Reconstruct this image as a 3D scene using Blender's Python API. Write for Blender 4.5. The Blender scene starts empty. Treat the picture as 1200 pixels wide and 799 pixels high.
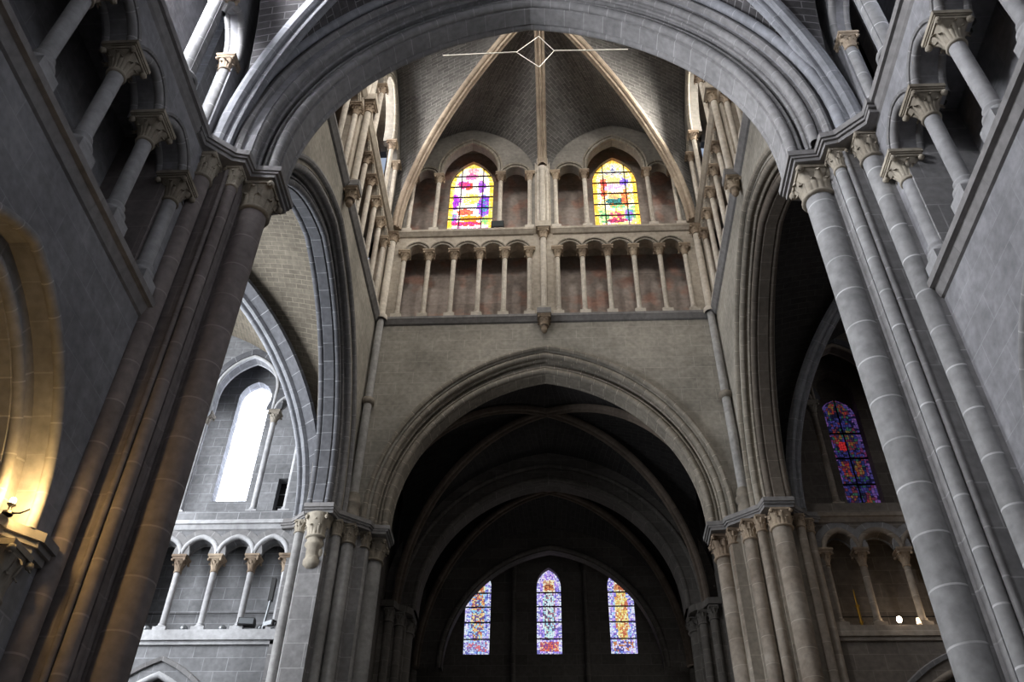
import bpy, bmesh, math, random
from mathutils import Vector
random.seed(7)
S = bpy.context.scene
COL = S.collection
PI = math.pi

# ------------------------------------------------------------------ camera
def make_camera():
    f, pitch, yaw, roll = 1057.26, 0.73049666, -0.06026802, 0.01939242
    cp, sp, cy, sy = math.cos(pitch), math.sin(pitch), math.cos(yaw), math.sin(yaw)
    fwd = Vector((sy*cp, cy*cp, sp)); right = Vector((cy, -sy, 0)); up = right.cross(fwd)
    cr, sr = math.cos(roll), math.sin(roll)
    r2 = right*cr + up*sr; u2 = up*cr - right*sr
    cd = bpy.data.cameras.new('camera'); cam = bpy.data.objects.new('camera', cd); COL.objects.link(cam)
    cd.sensor_fit = 'HORIZONTAL'; cd.sensor_width = 36; cd.lens = 36*f/1200
    cd.clip_start = 0.05; cd.clip_end = 200
    from mathutils import Matrix
    m = Matrix((r2, u2, -fwd)).transposed().to_4x4(); m.translation = Vector((0.21, 0, 1.6))
    cam.matrix_world = m
    S.camera = cam
make_camera()

# ------------------------------------------------------------------ light
S.view_settings.view_transform = 'Standard'; S.view_settings.look = 'None'
S.view_settings.exposure = 0.4; S.view_settings.gamma = 1.0; S.view_settings.use_curve_mapping = False
w = bpy.data.worlds.new('world'); S.world = w; w.use_nodes = True
w.node_tree.nodes['Background'].inputs[0].default_value = (0.55, 0.65, 0.85, 1)
w.node_tree.nodes['Background'].inputs[1].default_value = 0.5
S.cycles.max_bounces = 6; S.cycles.diffuse_bounces = 4; S.cycles.glossy_bounces = 2

def area(name, loc, target, sx, sy, power, color, spread=180):
    l = bpy.data.lights.new(name, 'AREA'); l.shape = 'RECTANGLE'; l.size = sx; l.size_y = sy
    l.energy = power; l.color = color; l.spread = math.radians(spread)
    o = bpy.data.objects.new(name, l); COL.objects.link(o); o.location = loc
    d = Vector(target) - Vector(loc); o.rotation_euler = d.to_track_quat('-Z', 'Y').to_euler()
    return o
COOL = (0.72, 0.82, 1.0); WARM = (1.0, 0.94, 0.84); NEUT = (0.95, 0.95, 1.0)
# daylight at the clerestory, tower and transept windows; west and choir lights stand free
LIGHTS = dict(
    naveN=(880, (0.95, 0.96, 1.0)), naveS=(8, NEUT), west=(60, (1.0, 0.98, 0.96)),
    towN=(170, WARM), towS=(260, WARM), towW=(420, WARM),
    transN=(1500, (0.93, 0.96, 1.0)), transS=(30, NEUT), choir=(30, (1, .95, .9)))
def L(k): return LIGHTS[k]
for y, k in ((5.4, 1.25), (1.2, .9), (-3.0, .5)):
    area('daylight_nave_north', (-5.78, y, 14.5), (4, y, 10.5), 1.2, 2.6, L('naveN')[0]*k, L('naveN')[1])
    area('daylight_nave_south', (5.78, y, 14.5), (-4, y, 11), 1.2, 2.6, L('naveS')[0], L('naveS')[1])
area('west_area_light', (0, -7.2, 9.5), (0, 10, 9), 5, 6, L('west')[0], L('west')[1])  # broad area light behind the camera, no window in the wall there
for s in (-2.35, 2.35):
    area('daylight_tower_north', (-5.72, 13.2+s, 25.0), (4, 13.2+s, 22.5), 1.2, 3.0, L('towN')[0], L('towN')[1])
    area('daylight_tower_south', (5.72, 13.2+s, 25.0), (-4, 13.2+s, 22.5), 1.2, 3.0, L('towS')[0], L('towS')[1], 100)
    area('daylight_tower_west', (s, 7.95, 25.0), (s*0.6, 17, 22), 1.2, 3.0, L('towW')[0], L('towW')[1])
area('daylight_transept_north', (-12.0, 13.2, 12.5), (-5, 15.5, 11.5), 5, 7, L('transN')[0], L('transN')[1])
area('daylight_transept_south', (12.0, 13.2, 12.5), (5, 15.5, 11.5), 5, 7, L('transS')[0], L('transS')[1])

area('choir_area_light', (3.6, 24.5, 9), (-2, 21.5, 15), 2, 3, L('choir')[0], L('choir')[1])  # area light inside the choir, aimed up at the vault, no window beside it
# ------------------------------------------------------------------ materials
def srgb(r, g, b):
    f = lambda c: (c/255/12.92) if c/255 <= 0.04045 else ((c/255+0.055)/1.055)**2.4
    return (f(r), f(g), f(b), 1)

class NT:
    def __init__(s, name):
        s.m = bpy.data.materials.new(name); s.m.use_nodes = True; s.t = s.m.node_tree
        s.b = s.t.nodes['Principled BSDF']; s.n = s.t.nodes.new; s.l = s.t.links.new
    def node(s, t, **k):
        n = s.n(t)
        for a, v in k.items(): setattr(n, a, v)
        return n
    def math(s, op, a, b=None, c=None):
        n = s.node('ShaderNodeMath', operation=op)
        for i, v in enumerate((a, b, c)):
            if v is None: continue
            if isinstance(v, (int, float)): n.inputs[i].default_value = v
            else: s.l(v, n.inputs[i])
        return n.outputs[0]
    def mix(s, fac, a, b, blend='MIX'):
        n = s.node('ShaderNodeMix', data_type='RGBA', blend_type=blend)
        for i, v in ((0, fac), (6, a), (7, b)):
            if isinstance(v, (int, float)): n.inputs[i].default_value = v
            elif isinstance(v, tuple): n.inputs[i].default_value = v
            else: s.l(v, n.inputs[i])
        return n.outputs[2]

def stone(name, base, dark=None, joint=None, jw=0.012, bw=0.75, bh=0.34, mode='box', jmix=0.8, tint=None, vary=0.35, bump=0.25, block=0.5):
    """masonry: blocks of slightly differing tone, joints, weathering"""
    T = NT(name)
    geo = T.node('ShaderNodeNewGeometry')
    pos = geo.outputs['Position']
    if mode == 'uv':
        uv = T.node('ShaderNodeUVMap').outputs[0]; vec = uv
    else:
        sep = T.node('ShaderNodeSeparateXYZ'); T.l(pos, sep.inputs[0])
        if mode == 'shaft':
            oi = T.node('ShaderNodeObjectInfo')
            cmb = T.node('ShaderNodeCombineXYZ')
            cmb.inputs[0].default_value = 3.0
            z = T.math('ADD', sep.outputs[2], T.math('MULTIPLY', oi.outputs['Random'], 7.0))
            T.l(z, cmb.inputs[1]); bw = 900.0
        else:
            nrm = T.node('ShaderNodeSeparateXYZ'); T.l(geo.outputs['True Normal'], nrm.inputs[0])
            ax = T.math('GREATER_THAN', T.math('ABSOLUTE', nrm.outputs[0]), 0.7)
            hor = T.math('GREATER_THAN', T.math('ABSOLUTE', nrm.outputs[2]), 0.75)
            mx = T.node('ShaderNodeMix', data_type='FLOAT')
            T.l(ax, mx.inputs[0]); T.l(sep.outputs[0], mx.inputs[2]); T.l(sep.outputs[1], mx.inputs[3])
            my = T.node('ShaderNodeMix', data_type='FLOAT')
            T.l(hor, my.inputs[0]); T.l(sep.outputs[2], my.inputs[2]); T.l(sep.outputs[1], my.inputs[3])
            cmb = T.node('ShaderNodeCombineXYZ'); T.l(mx.outputs[0], cmb.inputs[0]); T.l(my.outputs[0], cmb.inputs[1])
        vec = cmb.outputs[0]
    br = T.node('ShaderNodeTexBrick'); br.offset = 0.5
    br.inputs['Scale'].default_value = 1.0; br.inputs['Mortar Size'].default_value = jw
    br.inputs['Mortar Smooth'].default_value = 0.3; br.inputs['Bias'].default_value = 0.0
    br.inputs['Brick Width'].default_value = bw; br.inputs['Row Height'].default_value = bh
    br.inputs['Color1'].default_value = (1-block*0.5,)*3+(1,); br.inputs['Color2'].default_value = (1+block*0.0,)*3+(1,)
    br.inputs['Mortar'].default_value = (1, 1, 1, 1)
    T.l(vec, br.inputs['Vector'])
    ns = T.node('ShaderNodeTexNoise'); ns.inputs['Scale'].default_value = 0.7; ns.inputs['Detail'].default_value = 6
    ns.inputs['Roughness'].default_value = 0.6; T.l(pos, ns.inputs['Vector'])
    nf = T.node('ShaderNodeTexNoise'); nf.inputs['Scale'].default_value = 9; nf.inputs['Detail'].default_value = 5; T.l(pos, nf.inputs['Vector'])
    dark = dark or tuple(c*0.55 for c in base[:3])+(1,)
    f = T.math('SMOOTHSTEP', ns.outputs[0], 0.38, 0.66) if False else T.math('MULTIPLY', ns.outputs[0], 1.0)
    rmp = T.node('ShaderNodeMapRange'); T.l(ns.outputs[0], rmp.inputs[0])
    rmp.inputs[1].default_value = 0.35; rmp.inputs[2].default_value = 0.65; rmp.inputs[3].default_value = 0; rmp.inputs[4].default_value = vary*1.6
    c = T.mix(rmp.outputs[0], base, dark)
    if tint:
        n2 = T.node('ShaderNodeTexNoise'); n2.inputs['Scale'].default_value = 1.7; n2.inputs['Detail'].default_value = 4; T.l(pos, n2.inputs['Vector'])
        r2 = T.node('ShaderNodeMapRange'); T.l(n2.outputs[0], r2.inputs[0]); r2.inputs[1].default_value = 0.5; r2.inputs[2].default_value = 0.66
        r2.inputs[4].default_value = 0.75
        c = T.mix(r2.outputs[0], c, tint)
    c = T.mix(1.0, c, br.outputs['Color'], 'MULTIPLY')
    r3 = T.node('ShaderNodeMapRange'); T.l(nf.outputs[0], r3.inputs[0]); r3.inputs[1].default_value = 0.3; r3.inputs[2].default_value = 0.7
    r3.inputs[3].default_value = 0.82; r3.inputs[4].default_value = 1.15
    gcol = T.node('ShaderNodeCombineColor')
    for i in range(3): T.l(r3.outputs[0], gcol.inputs[i])
    c = T.mix(1.0, c, gcol.outputs[0], 'MULTIPLY')
    joint = joint or tuple(min(1, x*1.9) for x in base[:3])+(1,)
    brk = T.node('ShaderNodeTexNoise'); brk.inputs['Scale'].default_value = 2.5; T.l(pos, brk.inputs['Vector'])
    r4 = T.node('ShaderNodeMapRange'); T.l(brk.outputs[0], r4.inputs[0]); r4.inputs[1].default_value = 0.35; r4.inputs[2].default_value = 0.6
    r4.inputs[3].default_value = 0.25; r4.inputs[4].default_value = 1.0
    jf = T.math('MULTIPLY', T.math('MULTIPLY', br.outputs['Fac'], jmix), r4.outputs[0])
    c = T.mix(jf, c, joint)
    T.l(c, T.b.inputs['Base Color'])
    T.b.inputs['Roughness'].default_value = 0.9
    T.b.inputs['Specular IOR Level'].default_value = 0.25
    bp = T.node('ShaderNodeBump'); bp.inputs['Strength'].default_value = bump; bp.inputs['Distance'].default_value = 0.02
    h = T.math('ADD', nf.outputs[0], T.math('MULTIPLY', br.outputs['Fac'], -0.4))
    T.l(h, bp.inputs['Height']); T.l(bp.outputs[0], T.b.inputs['Normal'])
    return T.m

def plain(name, col, rough=0.6, metal=0.0, emit=None, estr=0.0, noise=0.2):
    T = NT(name)
    ns = T.node('ShaderNodeTexNoise'); ns.inputs['Scale'].default_value = 14
    c = T.mix(T.math('MULTIPLY', ns.outputs[0], noise), col, tuple(x*0.4 for x in col[:3])+(1,))
    T.l(c, T.b.inputs['Base Color']); T.b.inputs['Roughness'].default_value = rough; T.b.inputs['Metallic'].default_value = metal
    if emit:
        T.b.inputs['Emission Color'].default_value = emit; T.b.inputs['Emission Strength'].default_value = estr
    return T.m

def glass_mat(name, strength, noise=0.25):
    T = NT(name)
    at = T.node('ShaderNodeAttribute', attribute_name='Col')
    ns = T.node('ShaderNodeTexNoise'); ns.inputs['Scale'].default_value = 25
    c = T.mix(T.math('MULTIPLY', ns.outputs[0], noise), at.outputs[0], (0, 0, 0, 1))
    T.l(at.outputs[0], T.b.inputs['Base Color']); T.b.inputs['Roughness'].default_value = 0.3
    T.l(c, T.b.inputs['Emission Color']); T.b.inputs['Emission Strength'].default_value = strength
    return T.m

M = {}
M['nave'] = stone('grey_ashlar', srgb(142, 142, 146), joint=srgb(170, 172, 176), jw=0.007, jmix=0.25, vary=0.5, block=0.16)
M['nave_shaft'] = stone('grey_shaft_stone', srgb(156, 156, 157), joint=srgb(212, 212, 214), jw=0.012, bh=0.56, mode='shaft', jmix=0.75, vary=0.35, block=0.3)
M['pier'] = stone('pier_ashlar', srgb(140, 139, 140), joint=srgb(185, 184, 184), jw=0.010, bw=0.8, bh=0.5, jmix=0.45, block=0.25)
M['pier_brown'] = stone('brownish_pier_ashlar', srgb(128, 121, 119), joint=srgb(150, 142, 140), jw=0.010, bw=0.8, bh=0.5, jmix=0.4, block=0.25)
M['shaft_brown'] = stone('brownish_shaft_stone', srgb(138, 130, 128), joint=srgb(170, 162, 160), jw=0.012, bh=0.56, mode='shaft', jmix=0.5, vary=0.35, block=0.3)
M['pale'] = stone('pale_dressed_stone', srgb(196, 197, 200), dark=srgb(150, 150, 152), joint=srgb(140, 140, 142), jw=.006, mode='shaft', bh=.9, jmix=.3, vary=.5, block=.15)
M['pier_warm'] = stone('warm_pier_ashlar', srgb(150, 142, 131), joint=srgb(176, 166, 152), jw=0.010, bw=0.8, bh=0.5, jmix=0.35, block=0.3)
M['shaft_warm'] = stone('warm_shaft_stone', srgb(166, 157, 146), dark=srgb(120, 108, 96), joint=srgb(190, 182, 170), jw=0.010, bh=0.56, mode='shaft', jmix=0.45, vary=0.6, block=0.35)
M['shaft_light'] = stone('light_shaft_stone', srgb(172, 171, 170), joint=srgb(140, 139, 138), jw=0.008, bh=0.62, mode='shaft', jmix=0.4, vary=0.5, block=0.25)
M['tower'] = stone('tower_plastered_masonry', srgb(164, 159, 150), dark=srgb(122, 119, 112), joint=srgb(200, 195, 184), jw=0.008, bw=0.85, bh=0.36, jmix=0.35, vary=0.5, block=0.15)
M['gallery'] = stone('warm_gallery_stone', srgb(184, 175, 162), dark=srgb(134, 125, 114), joint=srgb(200, 185, 170), jw=0.006, bw=0.6, bh=0.32, jmix=0.25, vary=0.45, block=0.25)
M['gallery_shaft'] = stone('pale_gallery_shaft', srgb(204, 197, 186), dark=srgb(160, 150, 138), joint=srgb(150, 140, 130), jw=0.006, bh=1.1, mode='shaft', jmix=0.3, vary=0.4, block=0.2)
M['colonnette'] = stone('grey_colonnette_stone', srgb(160, 160, 162), joint=srgb(160, 160, 160), mode='shaft', jmix=0, vary=0.5, block=0)
M['upper_plaster'] = stone('grey_upper_tower_plaster', srgb(140, 136, 130), dark=srgb(104, 101, 96), joint=srgb(170, 166, 160), jw=0.006, bw=0.6, bh=0.3, jmix=0.25, vary=0.5, block=0.15)
M['backwall'] = stone('red_brown_painted_plaster', srgb(178, 166, 158), dark=srgb(136, 124, 117), joint=srgb(60, 50, 46), jw=0.010, bw=2.3, bh=1.1, jmix=0.5, tint=srgb(180, 136, 120), vary=0.6)
M['capital'] = stone('ochre_capital_stone', srgb(178, 162, 142), dark=srgb(112, 96, 82), joint=srgb(176, 160, 132), jmix=0, vary=0.6, bump=0.5, block=0)
M['cap_grey'] = stone('grey_capital_stone', srgb(158, 152, 142), dark=srgb(104, 96, 86), joint=srgb(160, 150, 140), jmix=0, vary=0.6, bump=0.5, block=0)
M['cap_pale'] = stone('pale_capital_stone', srgb(172, 164, 150), dark=srgb(112, 104, 92), joint=srgb(170, 160, 150), jmix=0, vary=0.7, bump=0.6, block=0)
M['string'] = stone('string_stone', srgb(138, 136, 136), joint=srgb(100, 98, 98), jw=0.008, bw=0.9, bh=2.0, jmix=0.5, block=0.3)
M['arch'] = stone('voussoir_stone', srgb(142, 141, 142), joint=srgb(190, 189, 188), jw=0.009, bw=0.36, bh=30.0, mode='uv', jmix=0.4, block=0.25)
M['arch_warm'] = stone('warm_voussoir_stone', srgb(150, 143, 132), joint=srgb(200, 190, 175), jw=0.010, bw=0.34, bh=30.0, mode='uv', jmix=0.5, block=0.4)
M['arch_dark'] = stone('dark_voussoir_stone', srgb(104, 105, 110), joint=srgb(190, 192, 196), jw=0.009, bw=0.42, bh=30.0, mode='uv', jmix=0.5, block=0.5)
M['arch_brown'] = stone('dark_brown_voussoir_stone', srgb(108, 100, 92), joint=srgb(150, 142, 132), jw=0.009, bw=0.42, bh=30.0, mode='uv', jmix=0.4, block=0.4)  # darker brown voussoirs for the south crossing arch
M['web'] = stone('grey_vault_web', srgb(116, 114, 112), joint=srgb(170, 168, 164), jw=0.012, bw=0.42, bh=0.15, mode='uv', jmix=0.45, block=0.6)
M['web_nave'] = stone('dark_nave_vault_web', srgb(88, 86, 88), joint=srgb(160, 160, 162), jw=0.010, bw=0.42, bh=0.16, mode='uv', jmix=0.45, block=0.6)
M['web_brown'] = stone('brown_vault_web', srgb(120, 113, 101), dark=srgb(90, 84, 75), joint=srgb(160, 152, 136), jw=0.008, bw=0.3, bh=0.13, mode='uv', jmix=0.45, block=0.4)
M['web_dark'] = stone('dark_vault_web', srgb(62, 60, 60), joint=srgb(90, 88, 86), jw=0.010, bw=0.4, bh=0.15, mode='uv', jmix=0.3)  # darker web tone for choir, south transept and the ceiling slabs
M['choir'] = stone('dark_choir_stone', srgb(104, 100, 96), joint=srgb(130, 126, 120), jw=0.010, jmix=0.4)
M['rib'] = stone('warm_rib_stone', srgb(180, 166, 148), dark=srgb(130, 112, 98), joint=srgb(110, 98, 88), jw=0.008, bw=0.4, bh=30, mode='uv', jmix=0.4, block=0.3)
M['rib_grey'] = stone('grey_rib_stone', srgb(150, 152, 158), joint=srgb(200, 200, 205), jw=0.008, bw=0.5, bh=30, mode='uv', jmix=0.4, block=0.3)
M['trans'] = stone('transept_ashlar', srgb(138, 139, 142), joint=srgb(185, 187, 192), jw=0.009, bw=0.5, bh=0.28, jmix=0.45, block=0.3, vary=.5)
M['trans_s'] = stone('south_transept_ashlar', srgb(128, 120, 112), joint=srgb(160, 150, 140), jw=0.010, bw=0.6, bh=0.32, jmix=0.3)
M['floor'] = stone('floor_slabs', srgb(120, 116, 110), joint=srgb(70, 68, 64), bw=0.8, bh=0.8)
M['black'] = plain('black_metal', srgb(22, 22, 24), 0.5)
M['lead'] = plain('window_iron', srgb(24, 22, 22), 0.6, 0.3)
M['grey_metal'] = plain('grey_metal', srgb(130, 134, 138), 0.35, 0.6)
M['white_metal'] = plain('pale_iron', srgb(200, 198, 190), 0.4, 0.3)
M['brass'] = plain('brass', srgb(190, 150, 60), 0.35, 0.8)
M['wood'] = plain('dark_wood', srgb(34, 28, 26), 0.7)
M['cable'] = plain('black_cable', srgb(14, 14, 14), 0.7)
M['red'] = plain('red_plastic', srgb(170, 30, 34), 0.5)
M['dimglass'] = plain('dimmed_window_glass', srgb(70, 72, 74), 0.4, 0, srgb(90, 92, 96), .25)  # window glass with its daylight lowered in the material, for the right tower wall
M['bulb'] = plain('lit_bulb', (1, 0.9, 0.75, 1), 0.4, 0, (1, 0.80, 0.55, 1), 14)
M['bulbw'] = plain('warm_lit_bulb', (1, 0.8, 0.5, 1), 0.4, 0, (1, 0.72, 0.38, 1), 25)
M['clear'] = plain('bright_daylit_glass', (0.9, 0.93, 1, 1), 0.4, 0, (0.86, 0.90, 1.0, 1), 3.2, noise=0.03)

# ------------------------------------------------------------------ mesh helpers
class MB:
    def __init__(s): s.v = []; s.f = []; s.uv = []; s.sm = []; s.col = []
    def add(s, vs, fs, uvs=None, smooth=False, cols=None):
        o = len(s.v); s.v += [tuple(p) for p in vs]
        for i, f in enumerate(fs):
            s.f.append(tuple(o+k for k in f)); s.sm.append(smooth)
            s.uv.append(uvs[i] if uvs else [(0, 0)]*len(f))
            s.col.append(cols[i] if cols else (1, 1, 1, 1))
    def grid(s, rows, closed=False, uv=None, smooth=True, caps=False):
        """rows: list of equal-length point lists"""
        n = len(rows); m = len(rows[0]); vs = [p for r in rows for p in r]
        fs = []; us = []
        mm = m if closed else m-1
        for i in range(n-1):
            for j in range(mm):
                k = (j+1) % m
                fs.append((i*m+j, i*m+k, (i+1)*m+k, (i+1)*m+j))
                if uv:
                    kk = j+1
                    us.append([uv(i, j), uv(i, kk), uv(i+1, kk), uv(i+1, j)])
        s.add(vs, fs, us or None, smooth)
        if caps and closed:
            s.add(rows[0], [tuple(range(m))]); s.add(rows[-1], [tuple(range(m))])
    def box(s, x0, x1, y0, y1, z0, z1, fr=None):
        p = [(x, y, z) for z in (z0, z1) for y in (y0, y1) for x in (x0, x1)]
        if fr: p = [fr(*q) for q in p]
        s.add(p, [(0, 2, 3, 1), (4, 5, 7, 6), (0, 1, 5, 4), (2, 6, 7, 3), (0, 4, 6, 2), (1, 3, 7, 5)])
    def lathe(s, prof, n=20, c=(0, 0, 0), smooth=True, a0=0, a1=2*PI):
        full = abs(a1-a0-2*PI) < 1e-6
        k = n if full else n+1
        rows = [[(c[0]+r*math.cos(a0+(a1-a0)*j/n), c[1]+r*math.sin(a0+(a1-a0)*j/n), c[2]+z) for j in range(k)] for r, z in prof]
        s.grid(rows, closed=full, smooth=smooth)
    def prism(s, poly, z0, z1):
        n = len(poly)
        vs = [(x, y, z0) for x, y in poly]+[(x, y, z1) for x, y in poly]
        s.add(vs, [(i, (i+1) % n, n+(i+1) % n, n+i) for i in range(n)]+[tuple(range(n-1, -1, -1)), tuple(range(n, 2*n))])
    def build(s, name, mat, parent=None, loc=None):
        me = bpy.data.meshes.new(name); me.from_pydata(s.v, [], s.f)
        me.polygons.foreach_set('use_smooth', s.sm)
        ul = me.uv_layers.new(name='UVMap')
        flat = [c for f in s.uv for p in f for c in p]
        ul.data.foreach_set('uv', flat)
        if any(c != (1, 1, 1, 1) for c in s.col):
            ca = me.color_attributes.new('Col', 'FLOAT_COLOR', 'CORNER')
            cf = []
            for f, c in zip(s.f, s.col): cf += list(c)*len(f)
            ca.data.foreach_set('color', cf)
        bm = bmesh.new(); bm.from_mesh(me); bmesh.ops.recalc_face_normals(bm, faces=bm.faces); bm.to_mesh(me); bm.free()
        me.materials.append(mat); me.update()
        o = bpy.data.objects.new(name, me); COL.objects.link(o)
        if parent:
            o.parent = parent
            pl = parent.location
            if loc is None: me.transform(__import__('mathutils').Matrix.Translation(-world_loc(parent)))
        return o

def world_loc(o):
    v = Vector((0, 0, 0))
    while o: v = v+o.location; o = o.parent
    return v

def thing(name, label, cat, loc=(0, 0, 0), group=None):
    o = bpy.data.objects.new(name, None); COL.objects.link(o); o.location = loc; o.empty_display_size = 0.2
    o['label'] = label; o['category'] = cat
    if group: o['group'] = group
    return o
def tag(o, label, cat, group=None):
    o['label'] = label; o['category'] = cat
    if group: o['group'] = group
    return o
def struct(o, label=None):
    o['kind'] = 'structure'
    if label: o['label'] = label
    return o

def frame(O, U, D):
    O = Vector(O); U = Vector(U); D = Vector(D)
    def f(u, d, z): return tuple(O+U*u+D*d+Vector((0, 0, z)))
    return f

def arc_params(a, h):
    h = max(h, a*1.001); R = (a*a+h*h)/(2*a); return R, R-a

def arch_rows(fr, uc, zs, a, h, st, prof, n=18):
    """rows of points, one row for each station along a pointed arch; prof = [(dr, d)]"""
    R, c = arc_params(a, h); rows = []
    def pt(side, r, d, t):
        rr = R+r; e = math.acos(max(-1, min(1, c/rr))); th = e*t
        return fr(uc+side*(rr*math.cos(th)-c), d, zs+st+rr*math.sin(th))
    if st > 0: rows.append([fr(uc-(R+r-c), d, zs) for r, d in prof])
    for i in range(n+1): rows.append([pt(-1, r, d, i/n) for r, d in prof])
    for i in range(n-1, -1, -1): rows.append([pt(1, r, d, i/n) for r, d in prof])
    if st > 0: rows.append([fr(uc+(R+r-c), d, zs) for r, d in prof])
    return rows
def arch_sweep(mb, fr, uc, zs, a, h, st, prof, n=18, closed=True, smooth=False):
    rows = arch_rows(fr, uc, zs, a, h, st, prof, n)
    mid = [Vector(r[0]) for r in rows]; L_ = [0]
    for i in range(1, len(mid)): L_.append(L_[-1]+(mid[i]-mid[i-1]).length)
    P = [0]
    for i in range(1, len(prof)+1):
        p, q = prof[i-1], prof[i % len(prof)]
        P.append(P[-1]+math.hypot(p[0]-q[0], p[1]-q[1]))
    mb.grid(rows, closed=closed, uv=lambda i, j: (L_[i], 0.3+P[j]), smooth=smooth)
def circ(r0, d0, rad, k=10):
    return [(r0+rad*math.cos(2*PI*i/k), d0+rad*math.sin(2*PI*i/k)) for i in range(k)]
def arcade(mb, fr, u0, u1, z0, z1, t, ops, solids, zs=None, n=10):
    """arched skin carried by free columns: solid only above the capitals and in the given piers"""
    zs = zs or ops[0][2]
    wall(mb, fr, u0, u1, zs, z1, t, [(o[0], o[1], max(o[2], zs), o[3], o[4]+0.0, zs) for o in ops], n)
    for a, b in solids: mb.box(a, b, 0, t, z0, zs, fr)
def roll(mb, fr, uc, zs, a, h, st, r0, d0, rad, n=18, k=10):
    arch_sweep(mb, fr, uc, zs, a, h, st, circ(r0, d0, rad, k), n, True, True)

def wall(mb, fr, u0, u1, z0, z1, t, ops, n=12):
    """wall slab from d=0 to d=t with pointed openings ops=[(uc,a,zs,h,st,zb)] (h=None: flat head at zs)"""
    us = {u0, u1}
    for uc, a, zs, h, st, zb in ops:
        if h is None: us |= {uc-a, uc+a}; continue
        R, c = arc_params(a, h)
        e = math.acos(c/R)
        for i in range(n+1):
            x = R*math.cos(e*i/n)-c
            us |= {round(uc-x, 5), round(uc+x, 5)}
    us = sorted(x for x in us if u0-1e-6 <= x <= u1+1e-6)
    def head(op, u):
        uc, a, zs, h, st, zb = op
        if h is None: return zs
        R, c = arc_params(a, h); x = min(abs(u-uc), a)
        return zs+st+math.sqrt(max(0, R*R-(x+c)**2))
    def quad(a_, b_, c_, d_): mb.add([a_, b_, c_, d_], [(0, 1, 2, 3)])
    for i in range(len(us)-1):
        a_, b_ = us[i], us[i+1]
        if b_-a_ < 1e-5: continue
        m = (a_+b_)/2; op = None
        for o in ops:
            if abs(m-o[0]) < o[1]: op = o
        spans = [((z0, z0), (z1, z1))]
        if op:
            ha, hb = head(op, a_), head(op, b_)
            spans = [((ha, hb), (z1, z1))]
            if op[5] > z0: spans.append(((z0, z0), (op[5], op[5])))
            quad(fr(a_, 0, ha), fr(b_, 0, hb), fr(b_, t, hb), fr(a_, t, ha))
            if op[5] > z0: quad(fr(a_, 0, op[5]), fr(b_, 0, op[5]), fr(b_, t, op[5]), fr(a_, t, op[5]))
        if not op or op[5] > z0: quad(fr(a_, 0, z0), fr(b_, 0, z0), fr(b_, t, z0), fr(a_, t, z0))
        for (la, lb), (ta, tb) in spans:
            for d in (0, t): quad(fr(a_, d, la), fr(b_, d, lb), fr(b_, d, tb), fr(a_, d, ta))
    for op in ops:
        for sgn in (-1, 1):
            u = op[0]+sgn*op[1]; zt = op[2]+(op[4] if op[3] is not None else 0)
            zb = max(op[5], z0)
            quad(fr(u, 0, zb), fr(u, t, zb), fr(u, t, zt), fr(u, 0, zt))
    quad(fr(u0, 0, z1), fr(u1, 0, z1), fr(u1, t, z1), fr(u0, t, z1))
    for u in (u0, u1): quad(fr(u, 0, z0), fr(u, t, z0), fr(u, t, z1), fr(u, 0, z1))

def sweep(mb, pts, side, prof, closed=True, smooth=True, caps=False):
    """profile (s, n) carried along pts; s along the fixed horizontal side vector, n along the downward normal"""
    P = [Vector(p) for p in pts]; side = Vector(side).normalized(); rows = []; L_ = [0]
    for i, p in enumerate(P):
        T = (P[min(i+1, len(P)-1)]-P[max(i-1, 0)]).normalized()
        N = side.cross(T).normalized()
        if N.z > 0 or (abs(N.z) < 1e-6 and rows == [] and False): N = -N
        rows.append([tuple(p+side*s+N*n) for s, n in prof])
        if i: L_.append(L_[-1]+(p-P[i-1]).length)
    Q = [0]
    for i in range(1, len(prof)+1):
        a, b = prof[i-1], prof[i % len(prof)]; Q.append(Q[-1]+math.hypot(a[0]-b[0], a[1]-b[1]))
    mb.grid(rows, closed=closed, uv=lambda i, j: (L_[i], 0.3+Q[j]), smooth=smooth, caps=caps)

def tube(mb, pts, r, k=8):
    P = [Vector(p) for p in pts]; rows = []
    for i, p in enumerate(P):
        T = (P[min(i+1, len(P)-1)]-P[max(i-1, 0)]).normalized()
        a = T.orthogonal().normalized() if abs(T.z) > 0.99 else T.cross(Vector((0, 0, 1))).normalized()
        b = T.cross(a)
        rows.append([tuple(p+a*r*math.cos(2*PI*j/k)+b*r*math.sin(2*PI*j/k)) for j in range(k)])
    mb.grid(rows, closed=True, caps=True)

def offset_poly(path, d):
    """offset an open 2D polyline to its left by d"""
    out = []; n = len(path)
    for i in range(n):
        p = Vector(path[i])
        d1 = (p-Vector(path[i-1])).normalized() if i else None
        d2 = (Vector(path[i+1])-p).normalized() if i < n-1 else None
        d1 = d1 or d2; d2 = d2 or d1
        n1 = Vector((-d1.y, d1.x)); n2 = Vector((-d2.y, d2.x)); m = (n1+n2)
        m = m/max(0.35, m.dot(n1)) if m.length > 1e-6 else n1
        out.append(tuple(p+m*d))
    return out

def molding(mb, path, z, prof):
    """horizontal moulding along a 2D path; prof=[(out, dz)] out measured to the left of the path"""
    rows_ = [offset_poly(path, o) for o, dz in prof]
    rows = [[(rows_[j][i][0], rows_[j][i][1], z+prof[j][1]) for j in range(len(prof))] for i in range(len(path))]
    mb.grid(rows, closed=True, smooth=False, caps=True)

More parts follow.
